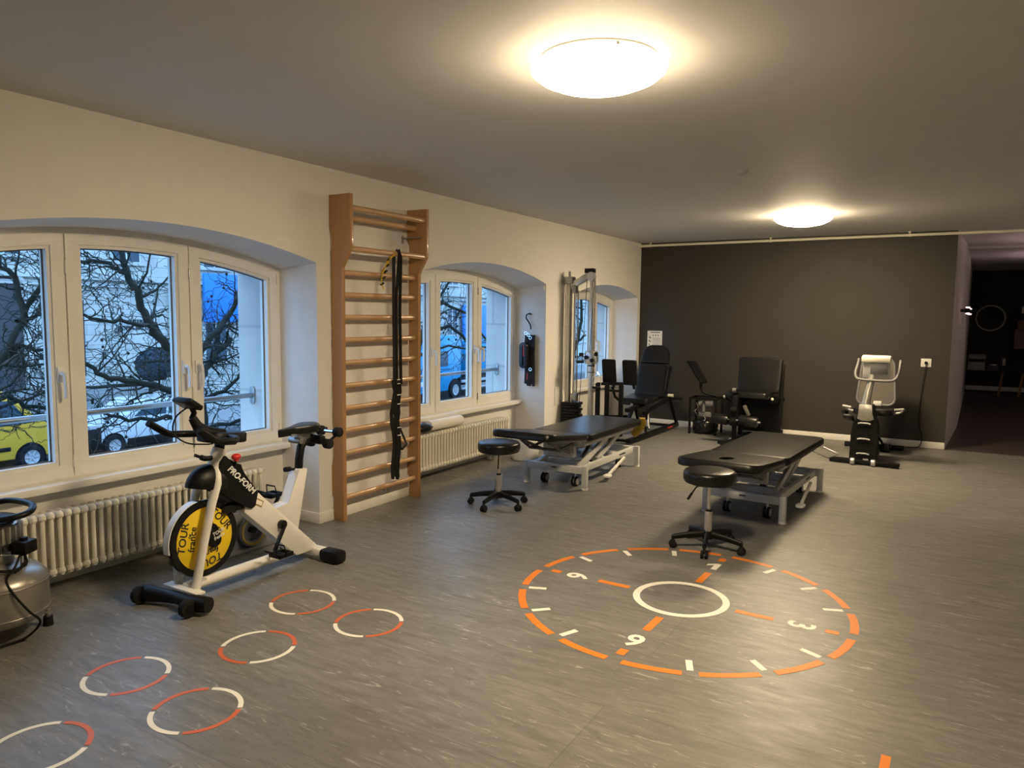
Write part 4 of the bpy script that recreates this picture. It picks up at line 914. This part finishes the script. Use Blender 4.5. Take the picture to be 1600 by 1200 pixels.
# ---------------------------------------------------------------- floor markings
ZT = .0012
def arc(m, cx, cy, r0, r1, a0, a1, n=16):
    P = [(cx+r1*math.cos(math.radians(a0+(a1-a0)*i/n)), cy+r1*math.sin(math.radians(a0+(a1-a0)*i/n))) for i in range(n+1)]
    P += [(cx+r0*math.cos(math.radians(a1-(a1-a0)*i/n)), cy+r0*math.sin(math.radians(a1-(a1-a0)*i/n))) for i in range(n+1)]
    m.prism(P, 'z', .0002, ZT); return m
t = thing('clock_marking', 'large orange and white clock face taped on the floor in front of the couches', 'floor marking', (2.61, 3.705, 0))
cx, cy = 2.61, 3.705; rot = -1.5
m = M(); n = 64
O = [(0, 0)]
for (r0, r1) in ((.213, .249),):
    m.lathe([(r0, .0002), (r1, .0002), (r1, ZT), (r0, ZT), (r0, .0002)], (cx+.0, cy+.005, 0), seg=72)
m.build('centre_ring', 'tape_white', t)
for k in range(16):
    a = rot+k*22.5
    m = M(); arc(m, cx, cy, .816, .855, a+2.4, a+20.1); m.build('dash', 'orange', t)
    if k % 4:
        c, s_ = math.cos(math.radians(a)), math.sin(math.radians(a)); m = M()
        m.prism([(cx+c*r-s_*q, cy+s_*r+c*q) for r, q in ((.712, -.0145), (.808, -.0145), (.808, .0145), (.712, .0145))], 'z', .0002, ZT); m.build('tick', 'tape_white', t)
for k, ch in ((0, '3'), (4, '1'), (8, '9'), (12, '6')):
    a = math.radians(rot+k*22.5); c, s_ = math.cos(a), math.sin(a)
    for r0, r1 in ((.29, .475), (.715, .775)):
        m = M(); m.prism([(cx+c*r-s_*q, cy+s_*r+c*q) for r, q in ((r0, -.02), (r1, -.02), (r1, .02), (r0, .02))], 'z', .0002, ZT); m.build('spoke', 'orange', t)
    if ch == '1':
        pg = [(-.012, -.055), (.022, -.055), (.022, .058), (-.006, .058), (-.052, .028), (-.052, -.002), (-.012, .022)]
        m = M(); m.prism([(cx+c*(.60+v)+s_*u, cy+s_*(.60+v)-c*u) for u, v in pg], 'z', .0002, ZT); m.build('numeral', 'tape_white', t); continue
    m = M(); m.text(ch, .175, (cx+c*.60, cy+s_*.60, ZT*.6), (s_, -c, 0), (c, s_, 0), .0006, bold=.004); m.build('numeral', 'tape_white', t)
labs = ['white and red floor ring farthest back, left of its pair, by the bike', 'white and red floor ring nearest the clock marking', 'single floor ring with reversed colours in the middle of the row',
        'white and red floor ring left of the front pair', 'white and red floor ring on the right of the front pair', 'white and red floor ring cut by the bottom left corner of the photo']
for i, (x, y) in enumerate(((.974, 2.613), (1.432, 2.600), (1.193, 2.143), (.955, 1.680), (1.425, 1.662), (1.185, 1.225))):
    t = thing('floor_ring', labs[i], 'floor marking', (x, y, 0), 'six hopscotch rings taped on the floor')
    for q in range(4):
        white = (q % 2 == 0) != (i in (2, 5)); a = 35+90*q
        m = M(); arc(m, x, y, .147, .166, a+2.5, a+87.5); m.build('ring_arc', 'tape_white' if white else 'redorange', t)
m = M(); m.prism([(3.637, 2.30), (3.667, 2.30), (3.671, 2.712), (3.641, 2.712)], 'z', .0002, ZT)
tag(m.build('floor_stripe', 'orange', loc=(3.654, 2.5, 0)), 'short orange tape stripe at the bottom edge right of the centre', 'floor marking')

# ---------------------------------------------------------------- corridor and office
for x, y, l in ((3.836, 11.0, 'nearer small dark wall lamp on the corridor wall'), (3.875, 12.4, 'farther small dark wall lamp on the corridor wall')):
    t = thing('wall_lamp', l, 'lamp', (x, y, 1.60), 'small wall lamps in the corridor')
    m = M(); m.cyl((x-.03, y, 1.60), (x+.02, y, 1.60), .02); m.sphere((x+.045, y, 1.60), .038, seg=16); m.build('lamp_body', 'blackgloss', t)
    m = M(); m.cyl((x+.05, y, 1.630), (x+.05, y, 1.645), .022); m.cyl((x+.05, y, 1.555), (x+.05, y, 1.57), .022); m.build('lamp_lens', emit('pink_lens', (1, .62, .58), 4), t)
def uplight(x, y, label):
    t = thing('floor_uplighter', label, 'lamp', (x, y, 0), 'floor uplighters in the corridor')
    m = M(); m.cyl((x, y, 0), (x, y, .03), .13); m.cyl((x, y, .03), (x, y, 1.75), .012); m.build('lamp_pole', 'black', t)
    m = M(); m.lathe([(.02, 1.74), (.10, 1.84), (.105, 1.84), (.03, 1.73)], (x, y, 0)); m.build('lamp_bowl', 'black', t)
    m = M(); m.lathe([(0, 1.80), (.05, 1.80), (.05, 1.81), (0, 1.81)], (x, y, 0)); m.build('lamp_bulb', emit('pinkish_bulb', (1, .66, .70), 140), t)
uplight(5.2, 10.9, 'thin black uplighter in the corridor, nearer one')
uplight(5.3, 13.6, 'thin black uplighter in the corridor, farther one')
m = M(); m.lathe([(.235, -.012), (.262, -.012), (.262, .012), (.235, .012), (.235, -.012)], (4.353, 17.78, 1.525), (0, 1, 0), 48)
tag(m.build('ring_lamp', 'lightgrey', loc=(4.353, 17.78, 1.525)), 'pale ring hanging on the dark office wall', 'wall ring')
t = thing('low_desk', 'long low dark desk along the office back wall', 'desk', (4.8, 17.5, 0))
m = M(); m.b2(4.0, 7.0, 17.25, 17.78, .46, .49); m.build('desk_top', 'folder', t)
for x in (4.60, 4.93, 5.9, 6.9):
    m = M(); m.bar((x, 17.3, .46), (x-.05, 17.3, 0), .04, .04); m.build('leg', 'wood', t)
t = thing('printer', 'white printer with a dark top slot on the low office desk', 'printer', (4.13, 17.5, .49))
m = M(); m.b2(3.99+.02, 4.30, 17.3, 17.7, .49, .72, .01); m.build('printer_body', 'lightgrey', t)
m = M(); m.b2(4.02, 4.29, 17.29, 17.3, .655, .715); m.build('output_slot', 'ink', t)
m = M(); m.b2(4.02, 4.31, 17.32, 17.7, .72, .80, .01); m.build('scanner_lid', 'lightgrey', t)
t = thing('desk_phone', 'small dark telephone on the office desk beside the printer', 'telephone', (4.45, 17.5, .49))
m = M(); m.b2(4.36, 4.53, 17.4, 17.6, .49, .58, .01); m.build('phone_body', 'grey', t)
m = M(); m.cyl((4.38, 17.42, .60), (4.50, 17.42, .60), .02); m.build('handset', 'chrome', t)
t = thing('ring_binder', 'black ring binder with a white spine label standing on the office desk', 'binder', (4.61, 17.5, .49))
m = M(); m.b2(4.57, 4.65, 17.35, 17.6, .49, .78); m.build('binder_cover', 'folder', t)
m = M(); m.b2(4.585, 4.635, 17.345, 17.35, .60, .74); m.build('spine_label', 'paper', t)
t = thing('wall_cupboard', 'open wall shelf with pale panel above the office desk', 'shelf', (5.2, 17.6, .9))
m = M(); m.b2(4.76, 5.9, 17.5, 17.78, .93, 1.30, .003); m.build('lower_panel', 'pinkish', t)
m = M(); m.b2(4.80, 5.9, 17.5, 17.78, 1.31, 1.48, .003); m.build('middle_panel', 'wood', t)
m = M(); m.b2(4.80, 5.9, 17.76, 17.78, 1.49, 1.80); m.b2(4.78, 4.80, 17.5, 17.78, 1.49, 1.80); m.build('shelf_back', 'folder', t)
for i in range(5):
    x = 4.83+.11*i
    tt = thing('ring_binder', ['leftmost black ring binder on the office wall shelf', 'second black ring binder on the office wall shelf', 'third black ring binder on the office wall shelf', 'fourth black ring binder on the office wall shelf', 'fifth black ring binder on the office wall shelf'][i], 'binder', (x+.045, 17.6, 1.49), 'ring binders on the office shelf')
    m = M(); m.b2(x, x+.095, 17.52, 17.75, 1.49, 1.77); m.build('binder_cover', 'folder', tt)
    m = M(); m.b2(x+.02, x+.075, 17.515, 17.52, 1.62, 1.75); m.build('spine_label', 'paper', tt)

# ================================================================== OUTSIDE
m = M(); m.b2(-30, -.72, -20, 90, STREET-.2, STREET); tag(m.build('ground_street', 'asphalt'), kind='structure')
m = M(); m.b2(-27, -22.8, -20, 90, STREET, STREET+.14); m.b2(-6.5, -4, -20, 90, STREET, STREET+.14); tag(m.build('ground_pavement', 'kerb'), kind='structure')
# facade across the street
t = thing('stone_building', 'pale stone building with tall windows across the street', 'building', (-27, 25, STREET))
XF = -27.0
m = M(); m.b2(XF-1.5, XF, -20, 90, STREET, 13)
for z in (2.75, 6.9): m.b2(XF, XF+.25, -20, 90, z, z+.16); m.b2(XF, XF+.14, -20, 90, z-.28, z-.12)
m.b2(XF, XF+.12, -20, 90, STREET, STREET+1.1)
for y in [8.2, 11.4, 15.9, 21.2, 25.6, 30.6, 35.4, 40.2, 46, 52, 58]: m.b2(XF, XF+.16, y-.32, y+.32, STREET+1.1, 2.6)
m.build('facade', 'stone', t, smooth=False)
def bwin(y, z0, z1, w=1.3):
    m = M(); m.b2(XF-.02, XF+.12, y-w/2-.15, y+w/2+.15, z1, z1+.25); m.b2(XF-.02, XF+.16, y-w/2-.2, y+w/2+.2, z0-.15, z0)
    m.b2(XF, XF+.09, y-w/2-.14, y-w/2, z0, z1); m.b2(XF, XF+.09, y+w/2, y+w/2+.14, z0, z1)
    sr = m.build('window_surround', 'stone', t, smooth=False)
    m = M(); m.b2(XF-.0, XF+.02, y-w/2, y+w/2, z0, z1); m.build('window_glass', 'dark_glass', sr)
    m = M(); m.b2(XF+.02, XF+.05, y-.03, y+.03, z0, z1)
    for q in (.33, .66): m.b2(XF+.02, XF+.045, y-w/2, y+w/2, z0+(z1-z0)*q-.02, z0+(z1-z0)*q+.02)
    for q in (-w/2+.03, w/2-.03): m.b2(XF+.02, XF+.05, y+q-.03, y+q+.03, z0, z1)
    m.build('glazing_bars', 'carwhite', sr)
for y in (9.8, 23.4, 28.2, 33.0, 37.8, 43.0, 49.0, 55.0, 61, 67): bwin(y, -.9, 1.9)
for y in (5, 9.8, 14.2, 19, 23.4, 28.2, 33.0, 37.8, 43.0, 49.0, 55.0, 61, 67): bwin(y, 3.6, 6.0)
m = M()
P = [(12.95, STREET), (14.75, STREET)]+[(13.85+.9*math.cos(math.radians(a)), 2.0+.9*math.sin(math.radians(a))) for a in range(0, 181, 12)]
m.prism(P, 'x', XF, XF+.03)
dr = m.build('arched_door', 'door', t)
m = M()
pts = [(XF+.08, 13.85+1.05*math.cos(math.radians(a)), 2.0+1.05*math.sin(math.radians(a))) for a in range(0, 181, 10)]
m.tube([(XF+.08, 14.9, -1)]+pts+[(XF+.08, 12.8, -1)], .15, 8); m.build('door_arch', 'stone', dr)
m = M(); m.b2(XF, XF+.03, 16.55, 17.1, -1.2, 1.9); m.build('narrow_door', 'door', t)
m = M(); m.text('INTERNI', .25, (XF+.02, 19.45, 1.02), (0, 1, 0), (0, 0, 1), .02); m.text('ROMA-BROZ', .25, (XF+.02, 19.25, .74), (0, 1, 0), (0, 0, 1), .02); m.build('carved_lettering', 'folder', t)
m = M()
for k in range(6): m.b2(XF, XF+2.2-.33*k, 11, 19.5, STREET+.14+k*.26, STREET+.14+(k+1)*.26)
m.build('entrance_steps', 'kerb', t, smooth=False)
# added panels standing in for blue reflections in the window glass
for y0, y1, z0, z1, lab in ((22.55, 27.6, 1.0, 3.3, 'large blue panel added on the building for the reflection in the nearest window'), (43.9, 48.2, -.2, 2.2, 'blue panel with a pink spot added for the reflection in the middle window')):
    t = thing('blue_reflection', lab, 'reflection stand-in', (-26.6, (y0+y1)/2, z0)); m = M(); m.b2(-26.75, -26.6, y0, y1, z0, z1, .02); m.build('panel', 'reflection_blue', t)
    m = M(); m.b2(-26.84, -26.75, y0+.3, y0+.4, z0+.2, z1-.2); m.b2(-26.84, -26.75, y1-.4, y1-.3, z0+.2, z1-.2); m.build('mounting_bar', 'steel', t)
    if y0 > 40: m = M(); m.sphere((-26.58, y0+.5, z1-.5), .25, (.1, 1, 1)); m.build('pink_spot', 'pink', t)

def wheel(x, y, z, r, parent, hub='lightgrey', wd=.2):
    m = M(); m.lathe([(r*.62, -wd/2), (r*.95, -wd/2), (r, -wd*.3), (r, wd*.3), (r*.95, wd/2), (r*.62, wd/2), (r*.62, -wd/2)], (x, y, z), (1, 0, 0), 28); w_ = m.build('wheel', 'rubber', parent)
    m = M(); m.lathe([(0, wd*.30), (r*.2, wd*.32), (r*.25, wd*.2), (r*.6, wd*.36), (r*.63, wd*.42), (r*.63, -wd*.2), (0, -wd*.2)], (x, y, z), (1, 0, 0), 28)
    for k in range(6):
        a = 2*PI*k/6; m.bar((x+wd*.34, y+r*.12*math.cos(a), z+r*.12*math.sin(a)), (x+wd*.36, y+r*.58*math.cos(a), z+r*.58*math.sin(a)), r*.13, wd*.1, up=(1, 0, 0))
    m.build('hubcap', hub, w_)
def vehicle(name, label, cat, x0, x1, prof, m_body, wheels, windows, extra=()):
    yc = sum(p[0] for p in prof)/len(prof)
    t = thing(name, label, cat, ((x0+x1)/2, yc, STREET))
    zz = min(p[1] for p in prof)
    m = M(); m.prism(prof, 'x', x0, x1, .05); m.build('body', m_body, t)
    for y, r in wheels:
        wheel(x1-.01, y, STREET+r, r, t); wheel(x0+.08, y, STREET+r, r, t)
        m = M(); m.lathe([(0, 0), (r*1.22, 0), (r*1.22, .012), (0, .012)], (x1-.004, y, STREET+r), (1, 0, 0), 28); m.build('wheel_arch', 'black', t)
    for poly in windows:
        m = M(); m.prism(poly, 'x', x1-.01, x1+.01); m.build('side_window', 'dark_glass', t)
    for nm, mt_, (a, b, c, d, e, f) in extra:
        m = M(); m.b2(a, b, c, d, e, f, .01); m.build(nm, mt_, t)
    return t
G = STREET
tv = vehicle('delivery_van', 'yellow delivery van parked outside the nearest window at far left', 'van', -22.0, -20.0,
    [(6.6, G+.35), (12.45, G+.35), (12.5, G+.95), (12.25, G+1.25), (11.75, G+1.4), (11.0, G+2.25), (10.6, G+2.5), (7.0, G+2.55), (6.6, G+2.3)], 'vanyellow', ((11.45, .36), (7.8, .36)),
    [[(10.2, G+1.35), (11.5, G+1.4), (10.95, G+2.1), (10.2, G+2.15)]],
    (('rub_strip', 'black', (-20.01, -19.97, 6.7, 10.9, G+.62, G+.74)), ('door_line', 'mustard', (-20.01, -19.985, 6.7, 12.2, G+1.25, G+1.27)), ('door_line', 'mustard', (-20.01, -19.985, 10.05, 10.07, G+.4, G+2.3)), ('headlamp', 'amber', (-20.05, -19.96, 12.1, 12.4, G+.85, G+1.05)), ('bumper', 'black', (-22.0, -19.98, 12.0, 12.58, G+.3, G+.6))))
m = M(); m.text('POST', .55, (-19.99, 10.2, G+1.62), (0, 1, 0), (0, 0, 1), .01, bold=.01); m.build('lettering', 'ink', tv)
tc_ = vehicle('white_car', 'white car with black bumper parked outside the nearest window', 'car', -21.8, -20.0,
    [(13.0, G+.35), (17.5, G+.35), (17.55, G+.95), (17.3, G+1.5), (16.9, G+1.72), (15.2, G+1.74), (14.55, G+1.25), (13.4, G+1.1), (12.98, G+.9)], 'carwhite', ((14.02, .34), (16.75, .34)),
    [[(14.75, G+1.22), (15.3, G+1.62), (15.95, G+1.63), (15.95, G+1.2)], [(16.05, G+1.2), (16.05, G+1.63), (16.8, G+1.6), (17.1, G+1.2)]],
    (('bumper', 'black', (-21.85, -19.96, 12.85, 13.6, G+.25, G+.95)), ('sill_trim', 'black', (-20.02, -19.96, 14.5, 16.3, G+.28, G+.5)), ('headlamp', 'lightgrey', (-20.05, -19.97, 13.15, 13.55, G+.95, G+1.08))))
tt_ = vehicle('cyan_truck', 'bright blue lorry parked outside the middle window', 'truck', -23.0, -20.6,
    [(31.2, G+.5), (33.9, G+.5), (34.6, G+1.2), (35.0, G+1.2), (35.0, G+3.3), (34.4, G+3.6), (32.2, G+3.5), (31.4, G+2.2), (31.15, G+1.6)], 'cyan', ((34.35, .52), (39.6, .52)),
    [[(32.3, G+1.9), (33.7, G+1.9), (33.7, G+2.75), (32.6, G+2.75)]],
    (('chassis', 'black', (-22.8, -20.7, 35.0, 42.0, G+.7, G+1.1)), ('side_step', 'lightgrey', (-20.8, -20.6, 35.1, 38.8, G+.85, G+1.0)), ('side_step', 'lightgrey', (-20.8, -20.6, 35.1, 38.8, G+.45, G+.55)), ('cargo_box', 'cyan', (-23.0, -20.65, 36.5, 43.0, G+1.3, G+3.2)), ('headlamp', 'white', (-20.68, -20.56, 31.25, 31.9, G+.9, G+1.15)), ('door_line', 'ink', (-20.6, -20.585, 32.0, 33.9, G+1.72, G+1.75))))
# clipped tree
t = thing('clipped_tree', 'round dark clipped tree behind the white car', 'tree', (-23.4, 17.6, G))
m = M(); m.sphere((-23.4, 17.85, -.62), .70, (1, 1.05, .85), 36); m.sphere((-23.2, 17.45, -.85), .42, (1, 1, .8), 20); m.sphere((-23.2, 18.4, -.75), .45, (1, 1, .8), 20)
rnd = random.Random(2)
bmesh.ops.subdivide_edges(m.bm, edges=m.bm.edges[:], cuts=1, use_grid_fill=True)
for v in m.bm.verts: v.co += Vector((rnd.uniform(-1, 1), rnd.uniform(-1, 1), rnd.uniform(-1, 1)))*.07
m.build('crown', 'leaf', t)
m = M(); m.cyl((-23.4, 17.6, G+.14), (-23.4, 17.6, -1.0), .08, seg=10); m.build('trunk', 'bark', t)
# grass tufts
m = M(); rnd = random.Random(6)
for (gx, gy, n) in ((-17.5, 15.2, 160), (-17.5, 13.2, 90), (-17.5, 17.2, 120)):
    for k in range(n):
        x = gx+rnd.gauss(0, .15); y = gy+rnd.gauss(0, .35); h = rnd.uniform(.15, .4); dx, dy = rnd.uniform(-.12, .12), rnd.uniform(-.15, .15)
        m.tube([(x, y, G), (x+dx*.5, y+dy*.5, G+h*.6), (x+dx, y+dy, G+h)], .012, 3, radii=[.014, .01, .002])
tag(m.build('street_grass', 'grass', loc=(-17.5, 15.2, G)), 'green grass tufts at the kerb before the white car', 'grass', kind='stuff')

# bare trees
def limb(m, pts, r0, r1, seg=7, rnd=None, twigs=10, tl=.8, depth=2, wob=.03):
    P = []
    for a, b in zip(pts, pts[1:]):
        a, b = Vector(a), Vector(b)
        for k in range(4):
            q = a.lerp(b, k/4); P.append(q+Vector((rnd.uniform(-wob, wob), rnd.uniform(-wob, wob), rnd.uniform(-wob, wob))))
    P.append(Vector(pts[-1])); n = len(P)
    m.tube(P, r0, seg, radii=[r0+(r1-r0)*i/(n-1) for i in range(n)], cap=False)
    if depth <= 0: return
    for k in range(twigs):
        i = rnd.randrange(max(1, n//6), n-1); d = (P[i+1]-P[i]).normalized(); q = P[i]
        v = Vector((rnd.gauss(0, 1), rnd.gauss(0, 1), rnd.gauss(0, .9))); v = (v-d*v.dot(d)).normalized(); v = (v+d*rnd.uniform(.2, .9)).normalized()
        L = tl*rnd.uniform(.4, 1.1); rr = max(.005, (r0+(r1-r0)*i/(n-1))*.42); rr = min(rr, .03); bend = Vector((rnd.gauss(0, .25), rnd.gauss(0, .25), rnd.gauss(0, .25)))
        pts2 = [q, q+v*L*.35, q+(v+bend*.6)*L*.7, q+(v+bend*1.3)*L]
        limb(m, pts2, rr, .0035, 4, rnd, max(2, twigs//2), tl*.5, depth-1, .015)
        if depth == 1 and rnd.random() < .10: m.sphere(pts2[-1], .022, seg=6)
def tree(label, limbs, seed, base, twigs=11, tl=1.0):
    rnd = random.Random(seed); t = thing('bare_tree', label, 'tree', (base[0], base[1], G), 'bare trees outside the windows')
    m = M()
    for pts, r0, r1 in limbs: limb(m, pts, r0*.66, r1*.62, 9, rnd, twigs, tl)
    m.build('branches', 'bark', t, angle=60)
A = [([(-6.0, 7.25, G), (-6.0, 7.166, -.495), (-6.0, 7.122, .198), (-6.0, 7.0, .498), (-6.0, 6.745, .797), (-6.0, 6.453, 1.13), (-6.0, 6.271, 1.447), (-6.0, 6.144, 1.843), (-6.1, 6.062, 2.1), (-6.2, 6.038, 2.6), (-6.3, 5.9, 3.5)], .15, .04),
     ([(-6.0, 7.0, .40), (-6.0, 7.118, .78), (-6.0, 7.353, 1.114), (-6.0, 7.737, 1.458), (-6.0, 7.97, 1.967)], .10, .05),
     ([(-6.1, 6.1, 2.0), (-6.3, 5.972, 2.128), (-6.3, 5.606, 2.139), (-6.3, 5.293, 2.142)], .05, .03),
     ([(-5.95, 6.35, 1.25), (-5.7, 5.85, 1.34), (-5.7, 5.419, 1.362), (-5.7, 5.028, 1.519)], .045, .025),
     ([(-5.9, 7.1, .05), (-5.7, 6.472, .367), (-5.7, 5.996, .494), (-5.7, 5.556, .61), (-5.7, 5.273, .793), (-5.7, 4.849, .894)], .08, .035),
     ([(-5.9, 7.1, -.1), (-5.5, 6.421, .005), (-5.5, 5.674, .064), (-5.5, 5.258, .235)], .06, .025),
     ([(-6, 7.109, .45), (-6.2, 7.515, .763), (-6.3, 7.945, 1.052)], .09, .07),
     ([(-6, 7.118, .1), (-6, 7.558, .26), (-6, 7.996, .639)], .06, .03),
     ([(-6, 7.15, -.3), (-5.6, 7.5, -.2), (-5.4, 7.9, .1)], .05, .03),
     ([(-6, 7.118, .2), (-6.6, 6.6, .4), (-7.2, 6.0, .35), (-7.8, 5.6, .5)], .06, .02),
     ([(-6, 6.745, .8), (-6.8, 6.9, 1.3), (-7.2, 7.3, 1.9)], .05, .02),
     ([(-6, 7.1, 0), (-6.8, 7.4, .2), (-7.5, 7.9, .3)], .05, .02)]
tree('large dark bare tree with a leaning trunk just outside the nearest window', A, 3, (-6, 7.2))
B = [([(-6, 4.0, G), (-6.0, 4.099, -.135), (-6.0, 4.202, .61), (-6.0, 4.42, .901), (-6.0, 4.725, 1.358), (-6.0, 4.607, 1.895), (-6.0, 4.41, 2.109), (-6, 4.2, 2.8)], .11, .03),
     ([(-6.0, 4.206, .685), (-6.0, 4.638, 1.047), (-6.0, 5.006, .956)], .05, .03), ([(-5.95, 4.15, .45), (-5.8, 4.375, .457), (-5.8, 4.652, .315), (-5.8, 4.948, .244)], .06, .03),
     ([(-6.0, 4.628, 1.35), (-6.0, 4.914, 1.437)], .04, .02), ([(-6.0, 4.732, 1.45), (-6.0, 4.97, 1.835), (-6.0, 5.138, 2.163)], .04, .02)]
tree('bare tree seen through the leftmost window sash in front of the yellow van', B, 5, (-6, 4.0), 12, .9)
C = [([(-5, 11.0, G), (-5.0, 11.098, -.338), (-5.0, 11.198, .883), (-5.0, 11.5, 1.5), (-5, 11.6, 2.6)], .13, .05), ([(-5, 11.3, 1.2), (-5.0, 11.913, 1.749), (-5.0, 13.174, 1.37), (-5.0, 13.822, .522)], .06, .03),
     ([(-5.0, 11.199, 1.005), (-5.0, 12.131, 1.242), (-5.0, 13.057, .828), (-5.0, 14.645, .707)], .06, .03), ([(-5.0, 11.4, 1.4), (-5.0, 12.127, 2.135), (-5.0, 12.57, 2.545)], .05, .02), ([(-5.0, 11.1, .643), (-5.0, 12.133, .855), (-5.0, 13.18, .756)], .04, .03)]
tree('bare tree outside the middle window in front of the blue lorry', C, 8, (-5, 11), 10, 1.0)
D = [([(-5, 17.6, G), (-5, 17.821, .344), (-5, 18.369, 1.37), (-5, 18.132, 2.5)], .11, .04), ([(-5, 18.0, .8), (-5, 18.8, 1.0), (-5, 19.6, .9)], .05, .03)]
tree('bare tree outside the far window behind the cable machine', D, 11, (-5, 17.6), 8, .9)
